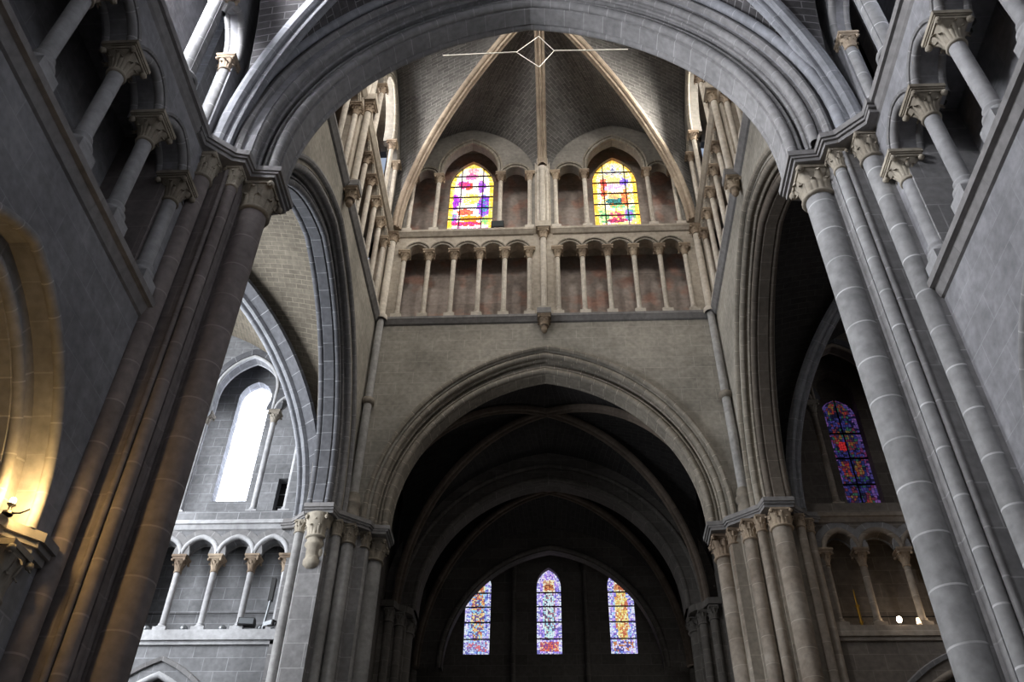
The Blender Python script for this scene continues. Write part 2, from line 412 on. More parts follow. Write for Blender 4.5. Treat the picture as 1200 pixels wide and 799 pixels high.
# ------------------------------------------------------------------ capitals and colonnettes (each piece its own mesh)
def capital_mb(r, h, w, abacus=True, leaves=8):
    """leafy bell capital, z from 0 (neck ring) to h; w = width of the square top"""
    mb = MB(); ah = h*0.26 if abacus else h*0.10; bh = h-ah; n = 24
    mb.lathe([(r*0.98, -h*0.04), (r*1.22, -h*0.03), (r*1.28, h*0.02), (r*1.2, h*0.07), (r*1.0, h*0.08)], n)
    rows = []
    for i in range(9):
        t = i/8; z = h*0.06+(bh-h*0.06)*t; row = []
        R = r*1.0+(w*0.40-r)*(t**2.2)
        for j in range(n):
            a = 2*PI*j/n; sq = 1/max(abs(math.cos(a)), abs(math.sin(a)))
            k = 1+(min(sq, 1.28)-1)*t**1.5
            row.append((R*k*math.cos(a), R*k*math.sin(a), z))
        rows.append(row)
    mb.grid(rows, closed=True)
    def leaf(a, z0, z1, rad, width, out):
        rows = []
        for i in range(9):
            t = i/8
            z = z0+(z1-z0)*min(1, t*1.25)-(z1-z0)*0.22*max(0, t-0.75)*4
            rr = rad+out*(t**2)*1.0
            wd = width*(0.55+0.9*t-1.25*t*t)
            row = []
            for s in (-1, -0.45, 0, 0.45, 1):
                rr2 = rr+0.10*width*(abs(s) < 0.5)-0.15*width*(abs(s) > 0.9)
                aa = a+s*wd/max(rr, 1e-3)
                row.append((rr2*math.cos(aa), rr2*math.sin(aa), z))
            rows.append(row)
        mb.grid(rows)
    for i in range(8):
        leaf(PI/8+i*PI/4, h*0.06, h*0.50, r*1.06, r*0.46, max((w*0.5-r)*0.75, r*0.42))
    for i in range(4):
        a = PI/4+i*PI/2
        leaf(a, h*0.08, bh*0.98, r*1.08, r*0.60, w*0.64-r*1.06)
        leaf(a+PI/4, h*0.08, bh*0.90, r*1.08, r*0.5, max((w*0.5-r)*1.0, r*0.4))
        cx, cy = w*0.58*math.cos(a), w*0.58*math.sin(a); q = w*0.10
        mb.lathe([(0.001, -q), (q*0.7, -q*0.7), (q, 0), (q*0.7, q*0.7), (0.001, q)], 8, (cx, cy, bh*0.90))
    hw = w/2
    if abacus:
        for z0, z1, k in ((bh-0.01*h, bh+ah*0.30, 0.86), (bh+ah*0.30, bh+ah*0.5, 0.93), (bh+ah*0.5, h, 1.0)):
            mb.box(-hw*k, hw*k, -hw*k, hw*k, z0, z1)
    else:
        mb.box(-hw*0.86, hw*0.86, -hw*0.86, hw*0.86, bh-0.01, h)
    return mb
def base_mb(r, h, w):
    mb = MB(); hw = w/2
    mb.box(-hw, hw, -hw, hw, 0, h*0.45)
    mb.lathe([(r*1.55, h*0.45), (r*1.75, h*0.52), (r*1.75, h*0.62), (r*1.5, h*0.68), (r*1.2, h*0.74), (r*1.15, h*0.82), (r*1.3, h*0.88), (r*1.3, h*0.95), (r*1.0, h)], 20)
    return mb
def shaft_mb(r, z0, z1, n=20):
    mb = MB(); mb.lathe([(r, z0), (r, z1)], n); return mb

_tm = {}
def colonnette(kind, x, y, z, label, group, H, r, ch, cw, bh, bw, shaft_mat, cap_mat, name='colonnette'):
    t = thing(name, label, 'colonnette', (x, y, z), group)
    if kind not in _tm:
        a = base_mb(r, bh, bw).build('base', shaft_mat)
        b = shaft_mb(r, bh*0.97, H-ch*0.97).build('shaft', shaft_mat)
        c = capital_mb(r, ch, cw).build('capital', cap_mat)
        c.location = (0, 0, H-ch)
        _tm[kind] = (a, b, c)
        for o in (a, b, c): o.parent = t
    else:
        for o in _tm[kind]:
            k = o.copy(); COL.objects.link(k); k.parent = t
    return t
ORD = ['first', 'second', 'third', 'fourth', 'fifth', 'sixth', 'seventh', 'eighth', 'ninth', 'tenth', 'eleventh', 'twelfth']

# ------------------------------------------------------------------ stained glass
def glass_window(name, label, fr, uc, d, zb, a, zs, h, st, cols, mat, bars, nu=16, cell=0.075, vbars=(), frame_r=0.02):
    """mosaic of small quarries inside a pointed light; cols(u in -1..1, v in 0..1, rnd) -> colour"""
    t = bpy.data.objects.new(name, None); COL.objects.link(t); t.location = fr(uc, d, zb)
    struct(t, label)
    R, c = arc_params(a, h); top = zs+st+math.sqrt(R*R-c*c)
    H = top-zb; nv = int(H/cell)
    mb = MB(); rnd = random.Random(hash(label) % 1000 if False else len(label)*7+int(uc*10))
    def halfw(z):
        if z <= zs+st: return a
        q = R*R-(z-zs-st)**2
        return max(0.0, math.sqrt(max(q, 0))-c)
    jit = {}
    def P(i, j):
        if (i, j) not in jit:
            z = zb+H*j/nv; u = -1+2*i/nu
            if 0 < i < nu: u += rnd.uniform(-.38, .38)*2/nu
            if 0 < j < nv: z += rnd.uniform(-.38, .38)*H/nv
            jit[(i, j)] = fr(uc+halfw(min(z, top))*u, d, min(z, top))
        return jit[(i, j)]
    for j in range(nv):
        for i in range(nu):
            q = [Vector(P(i, j)), Vector(P(i+1, j)), Vector(P(i+1, j+1)), Vector(P(i, j+1))]
            m = (q[0]+q[1]+q[2]+q[3])/4
            q = [m+(p-m)*0.86 for p in q]
            col = cols(-1+2*(i+.5)/nu, (j+.5)/nv, rnd)
            mb.add(q, [(0, 1, 2, 3)], cols=[tuple(col)+(1,)])
    mb.build('pane', mat, t)
    lb = MB()
    n = 40
    back = [fr(uc+halfw(zb+H*k/n)*s_, d+0.02, zb+H*k/n) for s_ in (-1, 1) for k in range(n+1)]
    lb.add(back, [(k, k+1, n+1+k+1, n+1+k) for k in range(n)])
    lb.build('leading', M['lead'], t)
    for z in bars:
        hw = halfw(z)+0.02; b = MB(); b.box(-hw, hw, -0.03, 0.0, z-0.018, z+0.018, lambda u, dd, zz: fr(uc+u, d+dd, zz)); b.build('glazing_bar', M['lead'], t)
    for u in vbars:
        zt = top
        for k in range(200):
            zz = zb+H*k/200
            if halfw(zz) < abs(u): zt = zz; break
        b = MB(); b.box(u-0.014, u+0.014, -0.03, 0.0, zb, zt, lambda uu, dd, zz: fr(uc+uu, d+dd, zz)); b.build('glazing_bar', M['lead'], t)
    return t

# ================================================================== THE BUILDING
TC = 13.2                    # y of the crossing centre
IMP = 12.1                   # top of the impost moulding of every great pier
XT = 4.58; YE = 17.8; YW = 8.6
ident = frame((0, 0, 0), (1, 0, 0), (0, 1, 0))
FE = frame((0, YE, 0), (1, 0, 0), (0, 1, 0))
FN = frame((-XT, TC, 0), (0, 1, 0), (-1, 0, 0))
FS = frame((XT, TC, 0), (0, 1, 0), (1, 0, 0))
FW = frame((0, 7.62, 0), (1, 0, 0), (0, 1, 0))

wn = [0]
# ---- floor and outer shell
mb = MB(); mb.box(-14, 14, -8.4, 28.5, -0.3, 0); struct(mb.build('floor', M['floor']))

# ---- great walls over the crossing arches
OUT_A, OUT_H = 4.05, 4.86
def great_wall(name, fr, u0, u1, z1, t, mat, z0=IMP, label=None):
    mb = MB(); wall(mb, fr, u0, u1, z0, z1, t, [(0, OUT_A, IMP, OUT_H, 0.25, z0)], 20)
    return struct(mb.build(name, mat), label)
great_wall('wall_east', FE, -XT-0.02, XT+0.02, 18.3, 0.95, M['tower'])
great_wall('wall_north', FN, -4.62, 4.6, 18.3, 0.8, M['tower'])
great_wall('wall_south', FS, -4.62, 4.6, 18.3, 0.8, M['tower'])
mb = MB(); wall(mb, FW, -XT-0.4, XT+0.4, IMP, 21.98, 0.98, [(0, OUT_A, IMP, OUT_H, 0.25, IMP)], 20)
struct(mb.build('wall_west', M['nave']))
mb = MB(); wall(mb, FW, -XT-0.4, XT+0.4, 21.98, 28.2, 0.98, [(sg*2.35, .8, 25.2, 1.2, .1, 23.2) for sg in (-1, 1)], 10)
struct(mb.build('wall_west', M['nave']))

def crossing_arch(label, fr, dface, mat_in, mat_out, d0, d1, a_in=3.65, h_in=4.32, warm=False, twoside=True, uc=0.0):
    """great pointed arch: soffit order with rolls on both arrises, outer order, hood"""
    t = thing('crossing_arch', label, 'arch', fr(0, 0, IMP))
    b = a_in; w_ = d1-d0
    mb = MB(); arch_sweep(mb, fr, uc, IMP, b, h_in, 0.25, [(0.0, d0+0.15), (0.0, d1-0.15), (0.045, d1-0.12), (0.10, d1-0.01), (0.5, d1-0.01), (0.5, d0+0.10), (0.20, d0+0.10), (0.20, d0+0.02), (0.17, d0+0.02), (0.15, d0+0.06), (0.045, d0+0.12)], 26)
    mb.build('soffit_order', mat_in, t)
    for dd in (d0+0.07, d1-0.07):
        mb = MB(); roll(mb, fr, uc, IMP, b, h_in, 0.25, 0.075, dd, 0.075, 26, 12); mb.build('roll_moulding', mat_in, t)
    dn = dface; ao = a_in+0.27; ho = 4.68
    mb = MB()
    arch_sweep(mb, fr, uc, IMP, ao, ho, 0.25, [(0.0, d0+0.14), (0.0, dn+0.17), (0.035, dn+0.15), (0.03, dn+0.10), (0.15, dn+0.10), (0.15, dn+0.02), (0.34, dn+0.02), (0.34, d0+0.14)], 26)
    mb.build('outer_order', mat_out, t)
    mb = MB(); roll(mb, fr, uc, IMP, ao, ho, 0.25, 0.075, dn+0.065, 0.07, 26, 12)
    mb.build('roll_moulding', mat_out, t)
    mb = MB(); roll(mb, fr, uc, IMP, ao, ho, 0.25, 0.0, dn+0.19, 0.035, 26, 8)
    mb.build('roll_moulding', mat_out, t)
    mb = MB(); arch_sweep(mb, fr, uc, IMP, ao, ho, 0.25, [(0.22, dn+0.02), (0.19, dn-0.02), (0.20, dn-0.07), (0.24, dn-0.10), (0.29, dn-0.09), (0.31, dn-0.04), (0.31, dn+0.02)], 26, smooth=False)
    mb.build('hood_moulding', mat_out, t)
    return t
crossing_arch('tall pointed arch opening into the dark choir below the plastered tower wall', FE, 0.0, M['arch_warm'], M['arch_warm'], 0.2, 0.76)
crossing_arch('broad moulded arch spanning overhead in front of the tower', FW, 0.02, M['arch'], M['arch'], 0.22, 0.80, uc=-0.07)
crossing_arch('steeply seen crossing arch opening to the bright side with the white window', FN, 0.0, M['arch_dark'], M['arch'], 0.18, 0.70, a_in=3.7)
crossing_arch('steeply seen crossing arch opening to the black side with the dark blue window', FS, 0.0, M['arch_brown'], M['arch_warm'], 0.18, 0.70, a_in=3.7)

# ---- the four clustered piers (plan given as p = |x|, q = |y - TC|)
CORE = [(4.0, 5.20), (4.0, 4.80), (4.02, 4.80), (4.02, 4.56), (4.26, 4.56), (4.26, 4.34), (4.52, 4.34), (4.52, 4.08), (4.74, 4.08), (4.74, 4.02), (5.22, 4.02), (5.22, 4.08), (5.5, 4.08), (5.5, 4.40), (5.7, 4.40), (5.7, 6.1), (4.66, 6.1), (4.66, 5.78), (4.54, 5.78), (4.54, 5.54), (4.22, 5.54), (4.22, 5.38), (4.09, 5.38), (4.09, 5.20)]
ABAC = [(3.56, 5.37), (3.56, 4.66), (3.90, 4.62), (3.94, 4.46), (4.28, 4.20), (4.58, 3.96), (4.64, 3.66), (5.30, 3.66), (5.36, 3.98), (5.72, 4.30), (6.0, 4.34), (6.0, 6.2), (4.44, 6.2), (4.44, 6.0), (4.12, 5.70), (3.94, 5.66), (3.92, 5.40)]
# p, q, r, capital height, capital width
SHAFTS = [(3.92, 5.06, .19, .52, .58, 0), (4.15, 5.46, .078, .38, .27, 0), (4.49, 5.67, .122, .46, .38, 0),
          (4.08, 4.66, .10, .38, .28, 0), (4.38, 4.34, .14, .46, .38, 0), (4.60, 4.12, .10, .38, .27, 0),
          (4.98, 3.94, .20, .42, .50, 1), (5.42, 4.10, .10, .30, .26, 0), (5.64, 4.30, .11, .32, .28, 0)]
def pier(label, sx, sy, corbel=False, caps='cap_pale', core='pier', shaft='nave_shaft', dp=0.0):
    T = lambda p, q: (sx*(p+dp), TC+sy*q)
    t = thing('clustered_pier', label, 'pier', (sx*4.6, TC+sy*4.8, 0))
    mb = MB(); mb.prism([T(p, 3.86 if corbel and q == 4.02 else q) for p, q in CORE], 0, 11.92)
    # thin fillets along the core's free corners
    mb.build('core', M[core], t)
    for p, q in ((4.10, 5.24), (4.24, 5.54), (4.02, 4.78), (4.26, 4.54)):
        x, y = T(p+0.0, q); f = MB(); f.lathe([(0.035, 0), (0.035, 11.8)], 8, (x, y, 0)); f.build('fillet', M[core], t)
    mb = MB()
    mb.prism([T(p, q) for p, q in ABAC], 12.0, 12.1)
    c = Vector((4.85, 4.9))
    def shrink(k): return [T(*(c+(Vector(pt)-c)*k)) for pt in ABAC]
    mb.prism(shrink(0.975), 11.95, 12.0); mb.prism(shrink(0.945), 11.88, 11.95)
    mb.build('impost_moulding', M['string'], t)
    for p, q, r, ch, cw, opt in (SHAFTS if not corbel else SHAFTS[:-1]+[(5.27, 4.09, .05, .26, .16, 0)]):
        if opt and corbel:
            k = MB(); x, y = T(p, q)
            k.lathe([(0.30, 11.88), (0.27, 11.7), (0.20, 11.45), (0.19, 11.25), (0.22, 11.2), (0.22, 11.14), (0.17, 11.08), (0.17, 10.85), (0.20, 10.80), (0.19, 10.70), (0.12, 10.62), (0.01, 10.6)], 20, (x, y, 0))
            cb = k.build('pendant_corbel', M['cap_pale'], t)
            lf = capital_mb(0.19, 0.55, 0.52, False).build('leaf_carving', M['cap_pale']); lf.parent = cb; lf.location = Vector((x, y, 11.34))-world_loc(t)
            hd = MB(); hd.lathe([(0.001, 0.16), (0.06, 0.15), (0.10, 0.08), (0.11, 0.0), (0.10, -0.08), (0.05, -0.14), (0.001, -0.15)], 14, (0, 0, 0))
            hd.lathe([(0.001, .03), (.025, .02), (.03, 0), (.001, -.03)], 8, (sx*-0.11, 0, -0.01))
            for e in (-.04, .04): hd.lathe([(0.001, .02), (.02, 0), (.001, -.02)], 8, (sx*-0.10, e, 0.05))
            h_ = hd.build('carved_head', M['cap_pale']); h_.parent = cb; h_.location = Vector((x-sx*0.14, y, 10.98))-world_loc(t)
            continue
        x, y = T(p, q)
        s = MB(); s.lathe([(r, 0.5), (r, 11.88-ch+0.02)], 24, (x, y, 0))
        s.lathe([(r*1.6, 0), (r*1.6, 0.3), (r*1.35, 0.4), (r*1.3, 0.48), (r, 0.52)], 24, (x, y, 0))
        s.build('shaft', M[shaft], t)
        cp = capital_mb(r, ch, cw, False).build('capital', M[caps]); cp.parent = t; cp.location = Vector((x, y, 11.88-ch))-world_loc(t)
    return t
pier('massive dark clustered pier rising on the near side below the left gallery', -1, -1, core='pier_brown', shaft='shaft_brown', dp=0.07)
pier('massive pale grey clustered pier at the near side below the right gallery', 1, -1)
pier('rear clustered pier with a carved pendant corbel beside the bright gallery', -1, 1, corbel=True, shaft='shaft_light')
pier('rear clustered pier with yellowed capitals beside the two lit bulbs', 1, 1, caps='capital', core='pier_warm', shaft='shaft_warm')

# ---- string courses of the tower
STR = [(0, -0.22), (0.05, -0.20), (0.12, -0.10), (0.14, -0.08), (0.14, 0.0), (0, 0.02)]
def strings(z, name, prof=STR, mat='string'):
    e = XT; path = [(-e, YW), (-e, YE), (e, YE), (e, YW)]
    mb = MB(); molding(mb, path[::-1], z, prof)
    return mb
trimn = [0]
def trim(mb, mat, label=None):
    trimn[0] += 1
    return struct(mb.build('trim_%d' % trimn[0], mat), label)
trim(strings(18.43, ''), M['string']); trim(strings(21.98, ''), M['gallery'])

# ---- tower galleries
LOWC = [0.40, 1.12, 1.85, 2.60, 3.34, 4.06]
UPC = [0.40, 1.32, 3.28, 4.08]
LOW_H = 21.13-18.43; UP_H = 24.70-21.98
SIDE = {'E': ('far tower wall', FE), 'N': ('left tower wall', FN), 'S': ('right tower wall', FS)}
def tower_side(k, smin, cols_mat):
    nm, fr = SIDE[k]
    # lower arcade: front skin, back wall
    ops = []; rolls = []
    for sg in (-1, 1):
        for i in range(5):
            a0, a1 = LOWC[i], LOWC[i+1]; uc = sg*(a0+a1)/2
            ops.append((uc, (a1-a0)/2-0.085, 21.13, 0.31, 0.0, 18.3))
    mb = MB(); arcade(mb, fr, -4.62, 4.62, 18.3, 21.9, 0.30, ops, [(-4.62, -4.10), (-.36, .36), (4.10, 4.62)], 21.13, 8)
    w_ = struct(mb.build({'E': 'wall_east', 'N': 'wall_north', 'S': 'wall_south'}[k], M['gallery']), 'arcaded lower gallery stage of the '+nm)
    mb = MB(); wall(mb, fr, -5.3, 5.3, 18.2, 22.0, 0.3, [], 2)
    mb = MB(); mb.box(-5.3, 5.3, 0.85, 1.1, 18.2, 22.0, fr); mb.build('back_wall', M['backwall'], None)['kind'] = 'structure'
    mb = MB(); mb.box(-5.3, 5.3, 0.1, 1.0, 18.15, 18.38, fr); mb.build('wall_ledge', M['gallery'], None)['kind'] = 'structure'
    mb = MB(); mb.box(-5.3, 5.3, 0.05, 1.1, 21.72, 21.96, fr); mb.build('wall_ledge', M['gallery'], None)['kind'] = 'structure'
    # arch mouldings of the lower arcade
    for sg in (-1, 1):
        for i in range(5):
            a0, a1 = LOWC[i], LOWC[i+1]; uc = sg*(a0+a1)/2
            if uc < smin-0.3: continue
            a = (a1-a0)/2-0.085
            mb = MB(); roll(mb, fr, uc, 21.13, a, 0.31, 0, 0.03, 0.0, 0.035, 8, 8)
            arch_sweep(mb, fr, uc, 21.13, a, 0.31, 0, [(0.09, 0.0), (0.09, -0.04), (0.12, -0.05), (0.125, 0.0)], 8)
            tag(mb.build('arch_moulding', M['arch_warm']), '', 'arch moulding', 'small pointed arch mouldings of the lower tower arcades')['label'] = \
                'small arch of the lower arcade of the %s, %s %s the middle shaft' % (nm, ORD[i], ('left of', 'right of')[sg > 0] if k == 'E' else ('before', 'beyond')[sg > 0])
    # upper stage
    ops = []
    U = []
    for sg in (-1, 1):
        U.append((sg*0.86, 0.34, 24.70, 0.36, 0.0, 22.0)); U.append((sg*2.30, 0.88, 24.70, 1.4, 0.32, 22.0)); U.append((sg*3.68, 0.28, 24.70, 0.31, 0, 22.0))
    mb = MB(); arcade(mb, fr, -4.62, 4.62, 21.96, 28.2, 0.30, U, [(-4.62, -4.12), (-.36, .36), (4.12, 4.62)], 24.70, 12)
    struct(mb.build({'E': 'wall_east', 'N': 'wall_north', 'S': 'wall_south'}[k], M['upper_plaster']), 'upper window stage of the '+nm)
    mb = MB(); wall(mb, fr, -5.4, 5.4, 21.96, 27.9, 0.25, [(sg*2.34, 0.70, 25.3, 1.1, 0.15, 23.22) for sg in (-1, 1)], 12)
    bw = MB()
    fb = lambda u, d, z: fr(u, d+1.0, z)
    wall(bw, fb, -5.4, 5.4, 21.96, 27.9, 0.35, [(sg*2.36, 0.72, 25.4, 1.25, 0.1, 23.30) for sg in (-1, 1)], 12)
    bw.build('back_wall', M['backwall'])['kind'] = 'structure'
    mb = MB(); mb.box(-5.4, 5.4, 0.1, 1.3, 27.2, 27.5, fr); mb.build('ceiling', M['gallery'])['kind'] = 'structure'
    for uc, a, zs, h, st, zb in U:
        if uc < smin-0.3: continue
        big = a > 0.5; q = 0.055 if big else 0.04
        mb = MB(); roll(mb, fr, uc, zs, a, h, st, 0.04, 0.0, q, 12, 8)
        arch_sweep(mb, fr, uc, zs, a, h, st, [(0.10, 0.0), (0.10, -0.05), (0.15, -0.07), (0.16, 0.0)], 12)
        o = mb.build('arch_moulding', M['arch_warm'])
        pos = ('far left', 'just left', 'just right', 'far right') if k == 'E' else ('nearest', 'just nearer', 'just farther', 'farthest')
        if big: lb = 'tall pointed window arch moulding %s the middle shaft of the %s' % (('left of', 'right of')[uc > 0] if k == 'E' else ('before', 'beyond')[uc > 0], nm)
        else:
            j = 0 if uc < -2 else 1 if uc < 0 else 2 if uc < 2 else 3
            lb = 'small arch moulding beside a tower window, %s of the middle shaft, %s' % (pos[j], nm)
        tag(o, lb, 'arch moulding')
    # colonnettes
    n = 0
    seq = sorted([sg*c for c in LOWC for sg in (-1, 1)])
    for i, s in enumerate(seq):
        if s < smin: continue
        x, y, z = fr(s, 0.02, 18.43)
        nth = ORD[i] if k == 'E' else ORD[len(seq)-1-i]
        lb = ('pale stone colonnette in the lower arcade of the far tower wall, %s from the left' if k == 'E' else 'pale colonnette in the lower arcade of the '+nm+', %s from the far corner') % nth
        colonnette('tow_low', x, y, z, lb, 'colonnettes of the lower tower arcades', LOW_H, .068, .36, .34, .30, .29, M['gallery_shaft'], M['capital'])
    seq = sorted([sg*c for c in UPC for sg in (-1, 1)])
    for i, s in enumerate(seq):
        if s < smin: continue
        x, y, z = fr(s, 0.02, 21.98)
        nth = ORD[i] if k == 'E' else ORD[len(seq)-1-i]
        lb = ('slender colonnette beside the coloured windows of the far tower wall, %s from the left' if k == 'E' else 'slender colonnette in the window stage of the '+nm+', %s from the far corner') % nth
        colonnette('tow_up', x, y, z, lb, 'colonnettes of the upper tower windows', UP_H, .066, .34, .32, .28, .28, M['gallery_shaft'], M['capital'])
    # middle wall shaft on its carved corbel
    lab = {'E': 'central wall shaft on a carved corbel between the two coloured tower windows', 'N': 'wall shaft on a corbel halfway along the left tower wall', 'S': 'wall shaft on a corbel halfway along the right tower wall'}[k]
    t = thing('wall_shaft', lab, 'wall shaft', fr(0, 0, 18))
    loc = Vector(fr(0, -0.16, 0))
    mb = MB(); mb.lathe([(.001, 17.72), (.06, 17.74), (.085, 17.80), (.075, 17.90), (.10, 17.95)], 16, (loc.x, loc.y, 0)); mb.build('carved_boss', M['capital'], t)
    cp = capital_mb(0.10, 0.34, 0.36).build('corbel', M['capital']); cp.parent = t; cp.location = Vector((loc.x, loc.y, 17.93))-world_loc(t)
    mb = MB(); mb.box(-0.19, 0.19, -0.36, 0.02, 18.26, 18.45, fr); mb.build('string_bracket', M['string'], t)
    bs = base_mb(.085, .2, .28).build('base', M['gallery_shaft']); bs.parent = t; bs.location = Vector((loc.x, loc.y, 18.45))-world_loc(t)
    mb = MB(); mb.lathe([(.085, 18.6), (.085, 21.45)], 20, (loc.x, loc.y, 0)); mb.build('shaft', M['gallery_shaft'], t)
    cp = capital_mb(0.085, 0.34, 0.34).build('capital', M['capital']); cp.parent = t; cp.location = Vector((loc.x, loc.y, 21.42))-world_loc(t)
    mb = MB(); mb.box(-0.22, 0.22, -0.36, 0.02, 21.76, 22.0, fr); mb.build('string_bracket', M['gallery'], t)
    for du, r in ((0, .085), (-.13, .05), (.13, .05)):
        l2 = Vector(fr(du, -0.10 if du else -0.16, 0)); mb = MB(); mb.lathe([(r, 22.0), (r, 24.6), (r*1.5, 24.64), (r*1.5, 24.76), (r, 24.82), (r, 25.5)], 16, (l2.x, l2.y, 0)); mb.build('shaft', M['gallery_shaft'], t)
    mb = MB(); mb.lathe([(.10, 24.80), (.07, 24.95), (.025, 25.25), (.001, 25.3)], 12, (fr(0, -.27, 0)[0], fr(0, -.27, 0)[1], 0)); mb.build('finial', M['rib'], t)
    mb = MB(); mb.box(-0.28, 0.28, -0.06, 0.02, 18.45, 21.75, fr); mb.build('pilaster', M['gallery'], t)
    mb = MB(); mb.box(-0.24, 0.24, -0.06, 0.02, 22.0, 25.6, fr); mb.build('pilaster', M['gallery'], t)
tower_side('E', -9, None); tower_side('N', -1.2, None); tower_side('S', -1.2, None)
for sg, nm in ((-1, 'left'), (1, 'right')):
    t = thing('corner_shaft', 'long thin shaft running up the far %s corner of the tower to the vault' % nm, 'wall shaft', (sg*4.42, 17.62, 12.1))
    x, y = sg*4.44, 17.66
    k = MB(); k.lathe([(.13, 12.78), (.105, 12.84), (.105, 15.42)], 20, (x, y, 0)); k.build('shaft', M['shaft_light'], t)
    k = MB(); k.lathe([(.18, 12.1), (.19, 12.3), (.16, 12.42), (.20, 12.48), (.20, 12.56), (.15, 12.62), (.16, 12.70), (.13, 12.80)], 20, (x, y, 0)); k.build('base', M['cap_grey'], t)
    k = MB(); k.lathe([(.105, 15.40), (.16, 15.43), (.17, 15.50), (.16, 15.57), (.105, 15.60)], 20, (x, y, 0)); k.build('shaft_ring', M['cap_grey'], t)
    k = MB(); k.lathe([(.095, 15.58), (.095, 18.3)], 20, (x, y, 0)); k.build('shaft', M['shaft_light'], t)
    k = MB(); k.lathe([(.17, 18.3), (.18, 18.36), (.17, 18.45), (.10, 18.5), (.10, 21.5)], 20, (x, y, 0)); k.build('shaft', M['gallery_shaft'], t)
    cp = capital_mb(.10, .34, .34).build('capital', M['capital']); cp.parent = t; cp.location = Vector((x, y, 21.44))-world_loc(t)

# ---- vaults
def circ_inv(a, h, st, z0, z):
    """half width of a stilted pointed arch at height z"""
    if z <= z0+st: return a
    R, c = arc_params(a, h); q = R*R-(z-z0-st)**2
    return max(0.0, math.sqrt(max(0, q))-c)
def web_patch(mb, A, D, m=8, sag=0.0):
    n = len(A); rows = []; L_ = [0.0]
    for i in range(n):
        a, d = Vector(A[i]), Vector(D[i]); row = []
        for j in range(m+1):
            t = j/m; p = a.lerp(d, t); p.z += sag*4*t*(1-t)*min(1, (a-d).length/3)
            row.append(tuple(p))
        rows.append(row)
        if i: L_.append(L_[-1]+((Vector(A[i])-Vector(A[i-1])).length+(Vector(D[i])-Vector(D[i-1])).length)/2)
    W = [(Vector(rows[i][-1])-Vector(rows[i][0])).length for i in range(n)]
    mb.grid(rows, uv=lambda i, j: (W[i]*j/m, L_[i]), smooth=True)
RIBP = [(-.17, -.02), (-.17, .06), (-.14, .13), (-.09, .15), (-.04, .13), (-.02, .19), (0, .21), (.02, .19), (.04, .13), (.09, .15), (.14, .13), (.17, .06), (.17, -.02)]
def rib_pts(foot, boss, z0, z1, n=22, st=0.0, pw=1.0):
    pts = []
    if st: pts.append((foot[0], foot[1], z0))
    for i in range(n+1):
        th = PI/2*i/n; k = 1-math.cos(th)
        pts.append((foot[0]+(boss[0]-foot[0])*k, foot[1]+(boss[1]-foot[1])*k, z0+st+(z1-z0-st)*math.sin(th)))
    return pts
def make_rib(label, foot, boss, z0, z1, mat, scale=1.0, cat='vault rib', group=None, st=0.0, drop=0.0, band=False):
    pts = rib_pts(foot, boss, z0, z1, st=st)
    side = Vector((boss[1]-foot[1], -(boss[0]-foot[0]), 0))
    mb = MB(); sweep(mb, pts, side, [(s*scale, n*scale-drop) for s, n in RIBP], True, False, caps=True)
    o = mb.build('vault_rib', M[mat]); tag(o, label, cat, group); return o
def bay(cx, cy, hx, hy, z0, boss, apx, apy, mat, sides='NSEW', st=(0.5, 0.5), n=20, name='ceiling', sag=0.12, label=None):
    """four-part vault; apx = apex height of the arches on the x sides, apy on the y sides"""
    mb = MB()
    for side in sides:
        for s in (-1, 1):
            A, D = [], []
            if side in 'NS': a, sx = hy, (-1 if side == 'N' else 1); ap, stt = apx, st[0]
            else: a, sy = hx, (1 if side == 'E' else -1); ap, stt = apy, st[1]
            for i in range(n+1):
                th = PI/2*i/n; k = 1-math.cos(th)
                za = z0+(ap-z0)*math.sin(th)
                hh = ap-z0-stt
                u = circ_inv(a, hh, stt, z0, za) if hh >= a*1.001 else a*math.cos(th)
                if i == n: u = 0
                zd = z0+(boss-z0)*math.sin(th)
                if side in 'NS':
                    A.append((cx+sx*hx, cy+s*u, za)); D.append((cx+sx*hx*(1-k), cy+s*hy*(1-k), zd))
                else:
                    A.append((cx+s*u, cy+sy*hy, za)); D.append((cx+s*hx*(1-k), cy+sy*hy*(1-k), zd))
            web_patch(mb, A, D, 8, sag)
    return struct(mb.build(name, M[mat]), label)

